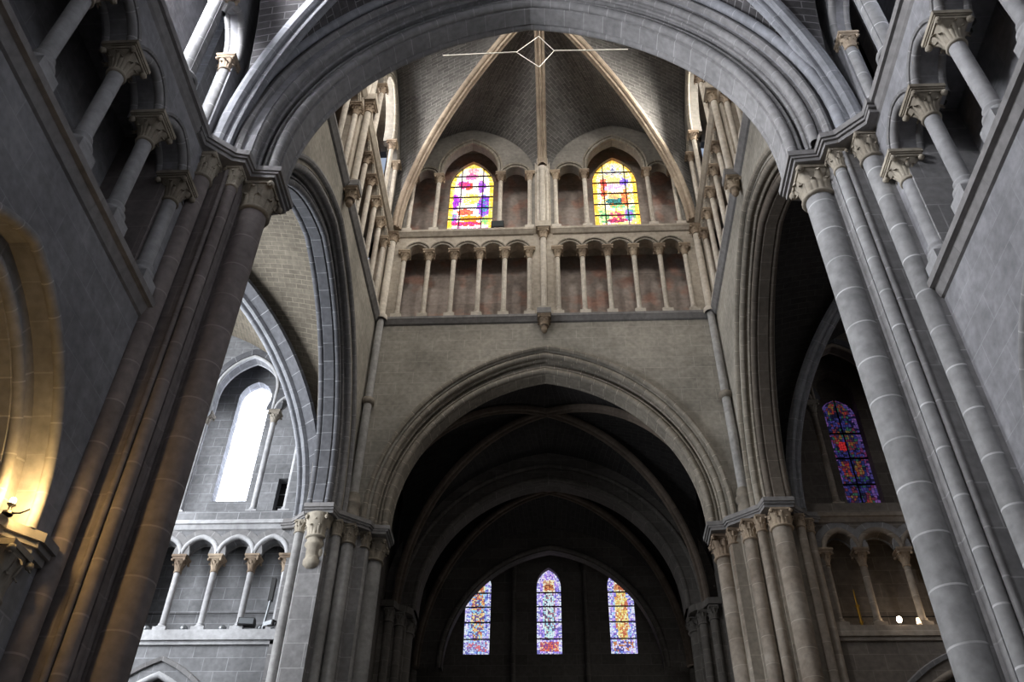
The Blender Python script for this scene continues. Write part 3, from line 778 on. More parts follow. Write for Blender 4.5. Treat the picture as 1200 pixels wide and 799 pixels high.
# tower vault: eight cells
def tower_vault():
    mb = MB(); z0 = 21.98; Z = 26.95; n = 20; hx, hy = 4.42, 4.46
    for fr_, half, other in ((FE, 4.42, 4.60), (FN, 4.46, XT), (FS, 4.46, XT), (frame((0, YW, 0), (1, 0, 0), (0, -1, 0)), 4.42, 4.60)):
        for s in (-1, 1):
            uc, a = 2.33, 2.08; st = 0.0; zs = 24.55; ap = 27.15; h = ap-zs
            # corner half
            A, D = [], []
            for i in range(n+1):
                th = PI/2*i/n; k = 1-math.cos(th); z = z0+(ap-z0)*math.sin(th)
                wd = circ_inv(a, h, 0, zs, z) if z > zs else a
                A.append(fr_(s*(uc+wd), -0.02, z)); D.append(fr_(s*half*(1-k), -0.02+ (-other)*k, z0+(Z-z0)*math.sin(th)))
            web_patch(mb, A, D, 8, 0.1)
            A, D = [], []
            for i in range(n+1):
                th = PI/2*i/n; k = 1-math.cos(th); z = zs+(ap-zs)*math.sin(th)
                wd = circ_inv(a, h, 0, zs, z)
                A.append(fr_(s*(uc-wd), -0.02, z)); D.append(fr_(0, -0.02-(other-0.02)*k, zs+(Z-zs)*math.sin(th)))
            web_patch(mb, A, D, 8, 0.1)
    struct(mb.build('ceiling', M['web']), 'eight-part vault of the crossing tower')
    for sx, sy, lb in ((-1, 1, 'far left'), (1, 1, 'far right'), (-1, -1, 'near left'), (1, -1, 'near right')):
        if sy < 0: continue
        make_rib('warm stone rib rising from the %s corner of the tower vault' % lb, (sx*4.40, TC+sy*4.42), (0, TC), 21.98, 26.9, 'rib', 0.92)
    make_rib('warm stone rib rising between the two coloured tower windows', (0, 17.7), (0, TC), 24.9, 26.9, 'rib', 0.9)
    make_rib('warm stone rib rising from the middle of the left tower wall', (-XT+.1, TC), (0, TC), 24.9, 26.9, 'rib', 0.9)
    make_rib('warm stone rib rising from the middle of the right tower wall', (XT-.1, TC), (0, TC), 24.9, 26.9, 'rib', 0.9)
    mb = MB(); mb.lathe([(.001, 26.55), (.3, 26.6), (.38, 26.8), (.38, 27)], 24, (0, TC, 0)); tag(mb.build('vault_boss', M['rib']), 'round boss where the tower vault ribs meet', 'vault boss')
tower_vault()
mb = MB(); mb.box(-6.2, 6.2, 6.9, 19.6, 28.2, 28.5); struct(mb.build('ceiling', M['web_dark']))

# ---- nave
NB = 4.2
def nave():
    for sx, nm, other in ((-1, 'left', 'left'), (1, 'right', 'right')):
        XW = 4.60
        fr = frame((sx*XW, 5.4, 0), (0, 1, 0), (sx, 0, 0))
        # arcade stage
        mb = MB(); wall(mb, fr, -13.4, 2.3, 0, 8.9, 0.25, [(0, 1.62, 5.75, 2.05, 0.0, 0)]+[(-NB*k, 1.62, 5.75, 2.05, 0, 0) for k in (1, 2)], 16)
        struct(mb.build('wall_'+nm, M['nave']), 'nave wall with pointed arcade arch on the %s' % nm)
        mb = MB(); mb.box(-13.4, 2.3, 2.6, 2.8, 0, 9, fr); mb.box(-13.4, 2.3, 0.2, 2.8, 8.2, 8.6, fr); mb.box(2.0, 2.3, 0.2, 2.8, 0, 9, fr)
        struct(mb.build('wall_'+nm, M['choir']), 'dark aisle wall behind the %s arcade' % nm)
        for k in (0,):
            t = thing('arcade_arch', 'deeply moulded pointed arch low in the %s nave wall' % nm, 'arch', fr(-NB*k, 0, 5.75))
            for j, (rr, dd) in enumerate(((-.30, 0.22), (-.62, 0.50), (-.92, .78))):
                a = 1.62; 
                mb = MB(); arch_sweep(mb, fr, -NB*k, 5.75, a, 2.05, 0, [(rr, dd+.05), (rr, dd+.4), (rr+.45, dd+.4), (rr+.45, dd), (rr+.06, dd)], 18); mb.build('arch_order', M['arch'], t)
                mb = MB(); roll(mb, fr, -NB*k, 5.75, a, 2.05, 0, rr+.07, dd+.02, .065, 18); mb.build('roll_moulding', M['arch'], t)
            mb = MB(); roll(mb, fr, -NB*k, 5.75, 1.62, 2.05, 0, .04, -0.01, .06, 18)
            mb.build('roll_moulding', M['arch'], t)
        # arcade pier with capital, beside the great pier
        for q0, q1, yy in ((0.72, 2.0, 1), (-2.0, -.72, -1)):
            t = thing('arcade_respond', 'carved capital and respond carrying the low %s arch, %s end' % (nm, ('far' if yy > 0 else 'near')), 'respond', fr((q0+q1)/2, 0, 0))
            outl = [(1.72, -0.04), (1.50, 0.16), (1.32, 0.20), (1.16, 0.46), (0.98, 0.50), (0.80, 0.78), (0.66, 0.82), (0.66, 1.2), (1.95, 1.2), (1.95, -.04)]
            def P_(k): 
                c = Vector((1.6, .6)); return [(fr(yy*(c.x+(u-c.x)*k), c.y+(d-c.y)*k, 0)[0], fr(yy*(c.x+(u-c.x)*k), c.y+(d-c.y)*k, 0)[1]) for u, d in outl]
            mb = MB(); mb.prism(P_(1.16), 5.66, 5.75); mb.prism(P_(1.10), 5.60, 5.66); mb.prism(P_(1.05), 5.52, 5.60); mb.build('impost_moulding', M['string'], t)
            mb = MB(); mb.prism(P_(0.94), 0, 5.55); mb.build('core', M['pier'], t)
            for u, d, r in ((1.60, 0.10, .12), (1.24, .36, .12), (.90, .66, .12)):
                x, y, _ = fr(yy*u, d, 0)
                s = MB(); s.lathe([(r, 0), (r, 5.1)], 16, (x, y, 0)); s.build('shaft', M['nave_shaft'], t)
                cp = capital_mb(r, .5, .42, False).build('capital', M['cap_grey']); cp.parent = t; cp.location = Vector((x, y, 5.03))-world_loc(t)
        # strings
        inner = sx*XW
        pth = [(inner, -8), (inner, 7.46)]
        if sx > 0: pth = pth
        else: pth = pth[::-1]
        mb = MB(); molding(mb, pth, 9.02, [(0, -0.26), (0.03, -.24), (0.07, -.12), (0.12, -.10), (0.13, -.02), (0.0, 0.02)]); trim(mb, M['string'])
        mb = MB(); molding(mb, pth, 12.10, [(0, -0.24), (0.03, -.20), (0.07, -.10), (0.11, -.09), (0.12, 0), (0.0, 0.02)]); trim(mb, M['string'])
        # triforium: colonnettes every metre
        ys = [7.22-k*.92 for k in range(5)]
        ops = [((ys[i]+ys[i+1])/2-5.4, 0.37, 10.98, 0.43, 0, 9.02) for i in range(4)]
        more = [(-3.0-5.4+1.0*0, 0.4, 10.98, .46, 0, 9.02)]
        mb = MB(); arcade(mb, fr, -13.4, 2.3, 8.98, 12.0, 0.34, ops, [(-13.4, ys[-1]-5.4-.02), (ys[0]-5.4+.02, 2.3)], 10.98, 10)
        struct(mb.build('wall_'+nm, M['nave']), 'gallery stage of the %s nave wall' % nm)
        mb = MB(); mb.box(-13.4, 2.3, 1.0, 1.25, 8.9, 12.1, fr); mb.box(-13.4, 2.3, .1, 1.2, 8.8, 9.0, fr); mb.box(-13.4, 2.3, .1, 1.2, 11.9, 12.08, fr)
        mb.box(2.05, 2.3, 0.3, 1.2, 8.9, 12.1, fr)
        struct(mb.build('wall_'+nm, M['nave']), 'back wall of the %s nave gallery' % nm)
        for i, (uc, a, zs, h, st, zb) in enumerate(ops):
            t = thing('gallery_arch', 'rounded arch moulding in the %s nave gallery, %s from the great pier' % (nm, ORD[i]), 'arch moulding', fr(uc, 0, zs), 'arch mouldings of the nave galleries')
            mb = MB(); roll(mb, fr, uc, zs, a, h, st, 0.03, 0.02, .06, 10, 8); mb.build('roll_moulding', M['arch'], t)
            mb = MB(); roll(mb, fr, uc, zs, a, h, st, 0.03, 0.32, .06, 10, 8); mb.build('roll_moulding', M['arch'], t)
            mb = MB(); arch_sweep(mb, fr, uc, zs, a, h, st, [(.10, .0), (.10, -.03), (.13, -.045), (.16, 0)], 10); mb.build('hood_moulding', M['arch'], t)
        for i, y in enumerate(ys):
            colonnette('nave_tri', sx*(XW+.06), y, 9.02, 'stout colonnette with a leafy capital in the %s nave gallery, %s from the great pier' % (nm, ORD[i]),
                       'colonnettes of the nave galleries', 10.99-9.02, .09, .42, .42, .40, .31, M['colonnette'], M['cap_pale'])
        mb = MB(); tube(mb, [fr(-6, .95, 9.95), fr(-2, .95, 9.93), fr(2.05, .95, 9.95)], .012, 6)
        tag(mb.build('cable', M['cable']), 'thin black cable along the back wall of the %s nave gallery' % nm, 'cable')
        # clerestory: tall middle arch, small side arches, window in the back wall
        tall = (0, 1.02, 14.75, 1.3, .2, 12.1); sm = [(1.52, .36, 14.10, .62, 0.1, 12.1), (-1.52, .36, 14.10, .62, .1, 12.1)]
        mb = MB(); wall(mb, fr, -13.4, 2.3, 12.05, 18.2, 0.22, [tall]+sm+[(-NB*k, 1.02, 14.75, 1.3, .2, 12.1) for k in (1, 2)], 14)
        struct(mb.build('wall_'+nm, M['nave']), 'window stage of the %s nave wall' % nm)
        for j, (uc, a, zs, h, st, zb) in enumerate([tall, sm[0]]):
            t = thing('clerestory_arch', '%s arch moulding of the %s nave window stage' % (('tall', 'small')[j], nm), 'arch moulding', fr(uc, 0, zs))
            mb = MB(); roll(mb, fr, uc, zs, a, h, st, 0.04, 0.0, .06, 12, 8); mb.build('roll_moulding', M['arch'], t)
            mb = MB(); roll(mb, fr, uc, zs, a, h, st, 0.04, 0.2, .06, 12, 8); mb.build('roll_moulding', M['arch'], t)
        fb = frame((sx*(XW+1.05), 5.4, 0), (0, 1, 0), (sx, 0, 0))
        mb = MB(); wall(mb, fb, -13.4, 2.3, 12.0, 18.2, .4, [(-NB*k, .62, 15.2, 1.0, .1, 12.9) for k in (0, 1, 2)], 12)
        struct(mb.build('wall_'+nm, M['nave']), 'back wall with windows of the %s nave window stage' % nm)
        for k in (0, 1, 2):
            wn[0] += 1
            mb = MB(); n = 12; R, c = arc_params(.62, 1.0)
            pts = [fb(-NB*k-.62, .2, 12.9), fb(-NB*k-.62, .2, 15.3)]+[fb(-NB*k-(R*math.cos(math.acos(c/R)*i/n)-c), .2, 15.3+R*math.sin(math.acos(c/R)*i/n)) for i in range(1, n+1)]
            pts += [fb(-NB*k+(R*math.cos(math.acos(c/R)*i/n)-c), .2, 15.3+R*math.sin(math.acos(c/R)*i/n)) for i in range(n-1, 0, -1)]+[fb(-NB*k+.62, .2, 15.3), fb(-NB*k+.62, .2, 12.9)]
            mb.add(pts, [tuple(range(len(pts)))]); o = mb.build('window_%d' % wn[0], M['clear']); struct(o, 'pale daylit window in the %s nave wall' % nm)
            if k == 0:
                for z in (13.6, 14.3, 15.0, 15.7):
                    b = MB(); b.box(-.6, .6, .14, .18, z-.015, z+.015, fb); b.build('glazing_bar', M['lead'], o)
        colonnette('cler_big', sx*(XW+.11), 6.48, 12.12, 'tall stout column beside the daylit window of the %s nave wall' % nm, None, 14.78-12.12, .12, .40, .40, .26, .34, M['nave_shaft'], M['capital'])
        colonnette('cler_small', sx*(XW+.11), 7.30, 12.12, 'short slender column tucked against the great arch in the %s nave window stage' % nm, None, 14.10-12.12, .085, .32, .30, .22, .26, M['nave_shaft'], M['capital'])
    # vault
    bay(0, 5.4, 4.40, 2.15, IMP, 17.25, 17.0, 17.3, 'web_nave', st=(2.8, .3), label='vault of the last nave bay')
    bay(0, 1.1, 4.40, 2.15, IMP, 17.25, 17.0, 17.3, 'web_nave', st=(2.8, .3), label='nave vault bay over the viewer')
    for cy, w_ in ((5.4, 1),):
        for sx, a in ((-1, 'left'), (1, 'right')):
            make_rib('heavy moulded nave vault rib rising from the %s great pier' % a, (sx*4.50, 7.55), (0, 5.4), IMP-.03, 17.15, 'rib_grey', 0.98)
    # wall rib against the great arch
    t = thing('wall_rib', 'slim vault rib running just outside the near great arch', 'vault rib', (0, 7.5, IMP))
    mb = MB(); roll(mb, FW, -.07, IMP, 4.34, 5.06, .25, 0, -.10, .085, 24); mb.build('roll_moulding', M['rib_grey'], t)
    mb = MB(); mb.box(-6.5, 6.5, -8.5, 7.65, 17.8, 18.3); struct(mb.build('ceiling', M['web_dark']))
    mb = MB(); mb.box(-7.6, 7.6, -8.4, -8.0, 0, 18.2); struct(mb.build('wall_back', M['nave']))
nave()

# ---- transepts: east wall with gallery and window, vault, shell
def transept(sx, cols, wc, nm, mw, mweb, glass):
    pale = M['pale'] if sx < 0 else M['shaft_warm']
    fr = frame((0, 17.65, 0), (sx, 0, 0), (0, 1, 0))     # u = distance outwards
    side = 'bright' if sx < 0 else 'dark'
    W = 'wall_north' if sx < 0 else 'wall_south'
    # lower stage with a blind arch
    cx_ = 7.86
    mb = MB(); wall(mb, fr, 5.3, 12.8, 0, 9.4, .35, [(cx_, 1.62, 6.2, 2.45, 0, 0)], 16)
    struct(mb.build(W+'_transept' if False else W, mw), 'lower wall below the %s transept gallery' % side)
    mb = MB(); mb.box(5.3, 12.8, .6, .8, 0, 9.4, fr); struct(mb.build(W, mw))
    t = thing('blind_arch', 'top of a pointed blind arch under the ledge of the %s transept gallery' % side, 'arch', fr(cx_, 0, 6.2))
    mb = MB(); roll(mb, fr, cx_, 6.2, 1.62, 2.45, 0, -.02, .04, .07, 18); roll(mb, fr, cx_, 6.2, 1.62, 2.45, 0, -.22, .22, .06, 18); mb.build('roll_moulding', pale, t)
    mb = MB(); arch_sweep(mb, fr, cx_, 6.2, 1.62, 2.45, 0, [(-.22, .2), (-.22, .5), (.0, .5), (.0, .2)], 18)
    arch_sweep(mb, fr, cx_, 6.2, 1.62, 2.45, 0, [(.22, .0), (.22, -.05), (.30, -.07), (.33, 0)], 18); mb.build('arch_order', M['arch'], t)
    # gallery
    ops = [((cols[i]+cols[i+1])/2, (cols[i+1]-cols[i])/2-.05, 11.26, .42, 0, 9.5) for i in range(len(cols)-1)]
    mb = MB(); arcade(mb, fr, 5.3, 12.8, 9.35, 12.0, .30, ops, [(5.3, cols[0]-.03), (cols[-1]+.03, 12.8)], 11.26, 10); struct(mb.build(W, mw), 'gallery stage of the %s transept wall' % side)
    mb = MB(); mb.box(5.3, 12.8, .85, 1.1, 9.3, 12.1, fr); struct(mb.build(W, mw), 'back wall of the %s transept gallery' % side)
    mb = MB(); mb.box(5.3, 12.8, -.10, 1.1, 9.3, 9.52, fr); mb.box(5.3, 12.8, -.05, 0, 9.22, 9.3, fr); struct(mb.build('trim_%d' % (20+sx), pale), 'ledge of the %s transept gallery' % side)
    mb = MB(); mb.box(5.3, 12.8, .05, 1.1, 11.95, 12.06, fr); struct(mb.build(W, mw))
    for i, (uc, a, zs, h, st, zb) in enumerate(ops):
        t = thing('gallery_arch', 'gallery arch moulding in the %s transept, %s from the rear pier' % (side, ORD[i]), 'arch moulding', fr(uc, 0, zs), 'arch mouldings of the %s transept gallery' % side)
        mb = MB(); roll(mb, fr, uc, zs, a, h, st, .045, .0, .06, 10, 10); mb.build('roll_moulding', pale, t)
        mb = MB(); roll(mb, fr, uc, zs, a, h, st, .03, .29, .05, 10, 8); mb.build('roll_moulding', M['arch'], t)
        mb = MB(); arch_sweep(mb, fr, uc, zs, a, h, st, [(.08, .01), (.08, -.02-.006*(i % 2)), (.24, -.02-.006*(i % 2)), (.25, .01)], 10); mb.build('voussoirs', M['arch'], t)
    for i, u in enumerate(cols):
        x, y, z = fr(u, .08, 9.52)
        colonnette('tr'+side, x, y, z, 'slim colonnette of the %s transept gallery, %s from the rear pier' % (side, ORD[i]), 'colonnettes of the %s transept gallery' % side, 11.27-9.52, .07, .38, .33, .2, .28, pale, M['capital'])
    mb = MB(); molding(mb, [(sx*12.8, 17.65), (sx*5.5, 17.65)][::sx], 12.10, [(0, -.22), (.04, -.2), (.08, -.1), (.12, -.09), (.12, 0), (0, .02)]); trim(mb, pale)
    # window stage
    tall = (wc, .78, 15.3, 1.12, 0.62, 12.30); small = (wc-1.25 if sx < 0 else wc-1.25, .34, 15.3, .42, 0, 12.30); s2 = (wc+1.25, .34, 15.3, .42, 0, 12.30)
    mb = MB(); arcade(mb, fr, 5.3, 12.8, 12.1, 18.6, .30, [tall, small, s2], [(5.3, wc-1.64), (wc+1.62, 12.8)], 15.3, 14); struct(mb.build(W, mw), 'window stage of the %s transept wall' % side)
    mb = MB(); mb.box(5.3, 12.8, -0.06, 1.2, 12.1, 12.36, fr); struct(mb.build(W, mw))
    wb = wc+.10
    door = (6.36, .24, 13.85, None, 0, 12.9)
    mb = MB(); wall(mb, frame((0, 18.55, 0), (sx, 0, 0), (0, 1, 0)), 5.3, 12.8, 12.1, 18.6, .3, [(wb, .43, 16.3, .55, .1, 13.22 if sx < 0 else 12.85)]+([door] if sx < 0 else []), 14)
    struct(mb.build(W, mw), 'back wall of the %s transept window stage' % side)
    for (uc, a, zs, h, st, zb), lb in ((tall, 'tall'), (small, 'small')):
        t = thing('window_arch', '%s arch moulding round the %s transept window stage' % (lb, side), 'arch moulding', fr(uc, 0, zs))
        mb = MB(); roll(mb, fr, uc, zs, a, h, st, .03, .0, .05, 14, 8); roll(mb, fr, uc, zs, a, h, st, .03, .28, .04, 14, 8); mb.build('roll_moulding', pale, t)
        mb = MB(); arch_sweep(mb, fr, uc, zs, a, h, st, [(.09, .01), (.09, -.03-.007*(lb == 'tall')), (.26, -.03-.007*(lb == 'tall')), (.27, .01)], 14); mb.build('voussoirs', M['arch_dark'], t)
    if sx < 0:
        x, y, z = fr(wc+.82, -.07, 15.22); mb = MB(); mb.lathe([(.001, -.16), (.05, -.13), (.09, -.04), (.10, .05), (.13, .10), (.13, .15), (.001, .15)], 12, (x, y, z)); mb.lathe([(.001, .03), (.03, 0), (.001, -.03)], 8, (x, y-.09, z))
        tag(mb.build('label_stop', M['pale']), 'small carved stop at the outer foot of the white window hood', 'carved stop')
    for j, (u, lb) in enumerate(((wc-.86, 'between window and pier'), (wc-1.62, 'against the rear pier'), (wc+.86, 'on the outer side of the window'))):
        x, y, z = fr(u, .12, 12.36)
        colonnette('trw'+side, x, y, z, 'tall thin colonnette of the %s transept window, %s' % (side, lb), 'colonnettes of the %s transept window' % side, 15.3-12.36, .07, .34, .30, .16, .26, pale, M['cap_grey'])
    fb = frame((0, 18.80, 0), (sx, 0, 0), (0, 1, 0))
    if sx < 0:
        wn[0] += 1
        t = glass_window('window_%d' % wn[0], 'blinding white pointed window of the bright transept', fb, wb, 0, 13.22, .43, 16.3, .55, .1, lambda u, v, r: (.97, .98, 1), M['clear'], [], nu=6, cell=.25)
        for c in list(t.children):
            if c.name.startswith('leading'): c.data.materials[0] = M['clear']
        mb = MB(); mb.box(6.10, 6.62, 18.70-17.65+.1, 18.75-17.65+.15, 12.88, 13.88, fr); o = struct(mb.build('door_1', M['black']), 'small black doorway beside the white window')
        for z in (13.15, 13.5): b = MB(); b.box(6.12, 6.60, 1.08, 1.10, z-.012, z+.012, fr); b.build('door_bar', M['grey_metal'], o)
    else:
        wn[0] += 1
        def dk(u, v, r):
            if abs(u) > .78 or v < .04: return r.choice([(.20, .12, .45), (.12, .10, .40), (.30, .14, .50), (.02, .02, .08), (.24, .05, .18)])
            q = r.random()
            if abs(u+.25) < .25 and .52 < v < .60: return (1.0, .05, .06)
            if abs(abs(u)-.35) < .22 and (int(v*7) % 2 == 0): return r.choice([(.45, .05, .06), (.35, .12, .05), (.30, .22, .08), (.05, .04, .10), (.16, .03, .08)])
            return r.choice([(.06, .06, .30), (.04, .05, .22), (.10, .08, .38), (.02, .02, .06), (.22, .05, .08), (.02, .02, .06), (.05, .16, .12)])
        t = glass_window('window_%d' % wn[0], 'dark blue and red stained glass window in the black transept', fb, wb, 0, 12.85, .43, 15.55, .52, .1, dk, M['glass_dark'], [13.6, 14.35, 15.1], nu=14, cell=.065, vbars=(0,))
    # vault and shell
    cx = sx*8.9
    bay(cx, TC, 3.45, 4.42, IMP, 17.65, 17.3, 18.0, mweb, st=(.4, 1.2), label='vault of the %s transept' % side)
    hr = make_rib('heavy vault rib curving up from the rear pier inside the %s transept' % side, (sx*5.5, 17.5), (cx, TC), IMP, 17.55, 'rib_grey', 1.05)
    if sx < 0:
        mb = MB(); sweep(mb, rib_pts((sx*5.5, 17.5), (cx, TC), IMP, 17.55), Vector((-4.3, 3.4, 0)), [(-.50, -.05), (-.50, .05), (-.16, .05), (-.16, -.05)], True, False, caps=True); mb.build('edge_band', M['arch_dark'], hr)['label'] = 'dark jointed stone band'
    make_rib('vault rib rising from the outer corner of the %s transept' % side, (sx*12.2, 17.5), (cx, TC), IMP, 17.55, 'rib_grey', 1.0)
    mb = MB(); mb.box(sx*12.8, sx*12.6, 8.3, 19.2, 0, 18.6); mb.box(sx*5.6, sx*12.8, 8.1, 8.4, 0, 18.6); mb.box(sx*5.3, sx*12.8, 18.85, 19.2, 0, 18.6)
    struct(mb.build(W, mw), 'outer walls of the %s transept' % side)
    mb = MB(); mb.box(sx*4.6, sx*12.8, 8.1, 19.2, 18.5, 18.7); struct(mb.build('ceiling', M['web_dark']))

M['glass_dark'] = glass_mat('dark_stained_glass', 0.28)
M['glass_blue'] = glass_mat('blue_stained_glass', 0.95, .15)
M['glass_gold'] = glass_mat('golden_stained_glass', 1.25, .12)
transept(-1, [5.71, 6.47, 7.29, 8.10, 8.92], 7.63, 'north', M['trans'], 'web_brown', None)
transept(1, [5.92, 6.68, 7.58, 8.48], 7.35, 'south', M['trans_s'], 'web_dark', None)

# ---- choir
def choir():
    m = M['choir']
    for sx, nm in ((-1, 'left'), (1, 'right')):
        mb = MB()
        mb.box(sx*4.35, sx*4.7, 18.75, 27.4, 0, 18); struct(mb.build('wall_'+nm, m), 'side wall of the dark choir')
        t = thing('clustered_pier', 'shadowed clustered pier deep inside the choir on the %s' % nm, 'pier', (sx*4, 22.4, 0))
        P = lambda l: [(sx*a, b) for a, b in l]
        mb = MB(); mb.prism(P([(4.4, 21.7), (4.1, 21.7), (4.1, 21.95), (3.85, 21.95), (3.85, 22.2), (3.75, 22.2), (3.75, 22.8), (4.1, 22.8), (4.1, 23.2), (4.4, 23.2)]), 0, 11.95); mb.build('core', m, t)
        mb = MB(); mb.prism(P([(4.4, 21.55), (4.0, 21.58), (3.9, 21.85), (3.7, 21.95), (3.58, 22.1), (3.58, 22.9), (3.9, 23.0), (4.0, 23.3), (4.4, 23.3)]), 11.93, 12.1); mb.build('impost_moulding', m, t)
        for p, q, r in ((4.12, 21.72, .11), (3.88, 21.98, .11), (3.78, 22.5, .19)):
            s = MB(); s.lathe([(r, 0), (r, 11.55)], 18, (sx*p, q, 0)); s.build('shaft', m, t)
            cp = capital_mb(r, .36, r*2.6, False).build('capital', m); cp.parent = t; cp.location = Vector((sx*p, q, 11.55))-world_loc(t)
        s = MB(); s.lathe([(.14, 0), (.14, 12.0)], 18, (sx*4.1, 26.0, 0)); tag(s.build('wall_shaft', m), 'dim wall shaft beside the three small windows, on the %s' % nm, 'wall shaft')
    fr = frame((0, 22.15, 0), (1, 0, 0), (0, 1, 0))
    t = thing('choir_arch', 'dim moulded arch crossing the choir behind the first vault', 'arch', (0, 22.15, IMP))
    mb = MB(); arch_sweep(mb, fr, 0, IMP, 3.52, 3.85, .1, [(0, .1), (0, .6), (.1, .7), (.9, .7), (.9, -.1), (.42, -.1), (.40, 0), (.10, 0)], 24); mb.build('arch_order', m, t)
    mb = MB(); roll(mb, fr, 0, IMP, 3.52, 3.85, .1, .09, .06, .08, 24); mb.build('roll_moulding', m, t)
    mb = MB(); roll(mb, fr, 0, IMP, 3.52, 3.85, .1, .44, -.08, .07, 24); mb.build('roll_moulding', m, t)
    fr3 = frame((0, 26.0, 0), (1, 0, 0), (0, 1, 0))
    t = thing('choir_arch', 'faint farthest arch cutting across the three small windows', 'arch', (0, 26, IMP))
    mb = MB(); arch_sweep(mb, fr3, 0, IMP, 3.25, 3.8, 0, [(0, .0), (0, .3), (1.3, .3), (1.3, 0)], 24); mb.build('arch_order', m, t)
    mb = MB(); roll(mb, fr3, 0, IMP, 3.25, 3.8, 0, .12, 0, .08, 24); mb.build('roll_moulding', m, t)
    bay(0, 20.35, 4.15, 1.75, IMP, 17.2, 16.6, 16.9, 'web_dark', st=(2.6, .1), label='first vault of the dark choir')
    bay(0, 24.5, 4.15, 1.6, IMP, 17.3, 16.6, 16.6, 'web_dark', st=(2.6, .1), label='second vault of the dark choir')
    for cy, q, nm in ((20.35, 1.6, 'first'), (24.5, 1.45, 'second')):
        for sx, a in ((-1, 'left'), (1, 'right')):
            for sy, b in ((1, 'far'), (-1, 'near')):
                o = make_rib('dim rib of the %s choir vault rising from its %s %s corner' % (nm, b, a), (sx*4.05, cy+sy*q), (0, cy), IMP, 17.15 if nm == 'first' else 17.2, 'rib', .8)
                o.data.materials[0] = M['rib_choir']
    # end wall with three lancets
    fe = frame((0, 27.0, 0), (1, 0, 0), (0, 1, 0))
    ops = [(-2.35, .41, 15.2, .62, 0, 12.92), (-.08, .39, 15.2, .62, 0, 12.92), (2.22, .41, 15.2, .62, 0, 12.92)]
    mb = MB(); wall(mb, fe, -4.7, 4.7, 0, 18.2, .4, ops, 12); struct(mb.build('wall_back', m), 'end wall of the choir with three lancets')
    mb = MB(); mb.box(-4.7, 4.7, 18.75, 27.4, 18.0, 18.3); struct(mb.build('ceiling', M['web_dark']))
    for x in (-1.2, 1.08):
        s = MB(); s.lathe([(.08, 8), (.08, 16)], 12, (x, 26.96, 0)); tag(s.build('wall_shaft', m), 'barely visible thin shaft between the %s windows of the choir' % ('left and middle' if x < 0 else 'middle and right'), 'wall shaft')
    BL = [(.20, .32, .85), (.35, .52, .95), (.55, .70, 1.0), (.80, .88, 1.0), (.26, .22, .70), (.45, .75, .95), (.12, .14, .5), (.62, .45, .9)]
    PU = [(.42, .25, .85), (.60, .40, .95), (.80, .68, 1.0), (.30, .30, .9), (.9, .8, 1.0), (.2, .15, .55)]
    def fig(body, pal, lowred):
        def c(u, v, r):
            if abs(u) > .80 or v < .035: return r.choice([(.75, .85, 1), (.45, .4, .9), (.2, .2, .55), (.85, .8, 1)])
            x = abs(u)
            if .76 < v < .83 and x < .34: return r.choice([(.55, .16, .08), (.75, .35, .14), (.28, .09, .05)])       # head
            if .72 < v < .87 and x < .52: return r.choice([(.95, .85, .45), (.95, .92, .75), (.6, .3, .2)])         # halo
            if .18 < v < .74 and x < .30+.25*math.sin((v-.18)*5.2): return r.choice(body)
            if .05 < v < .15 and x < .7: return r.choice(lowred)
            return r.choice(pal)
        return c
    R1 = [(.85, .20, .12), (.55, .12, .16), (.95, .6, .4), (.3, .1, .3)]
    specs = [(ops[0], 'left', fig([(.85, .5, .2), (.65, .2, .12), (.2, .1, .3), (.9, .75, .4), (.15, .12, .3), (.3, .6, .9)], BL, [(.75, .2, .25), (.3, .2, .5), (.5, .6, .9)])),
             (ops[1], 'middle', fig([(.6, .85, .95), (.35, .65, .8), (.15, .1, .2), (.7, .9, .85), (.4, .2, .25), (.75, .85, 1)], PU, R1)),
             (ops[2], 'right', fig([(.95, .85, .35), (.85, .65, .2), (.8, .4, .15), (.6, .18, .1), (.95, .9, .6)], PU+BL, [(.6, .25, .12), (.12, .1, .35), (.75, .7, 1)]))]
    for (uc, a, zs, h, st, zb), nm, cf in specs:
        wn[0] += 1
        glass_window('window_%d' % wn[0], 'small blue stained glass lancet deep in the choir, %s of the three' % nm, fe, uc, .18, zb, a, zs, h, st, cf, M['glass_blue'], [zb+.55, zb+1.1, zb+1.62, zb+2.1], nu=16, cell=.05)
M['rib_choir'] = stone('dim_choir_rib', srgb(120, 108, 98), joint=srgb(90, 84, 80), jw=.008, bw=.5, bh=30, mode='uv', jmix=.3)
choir()

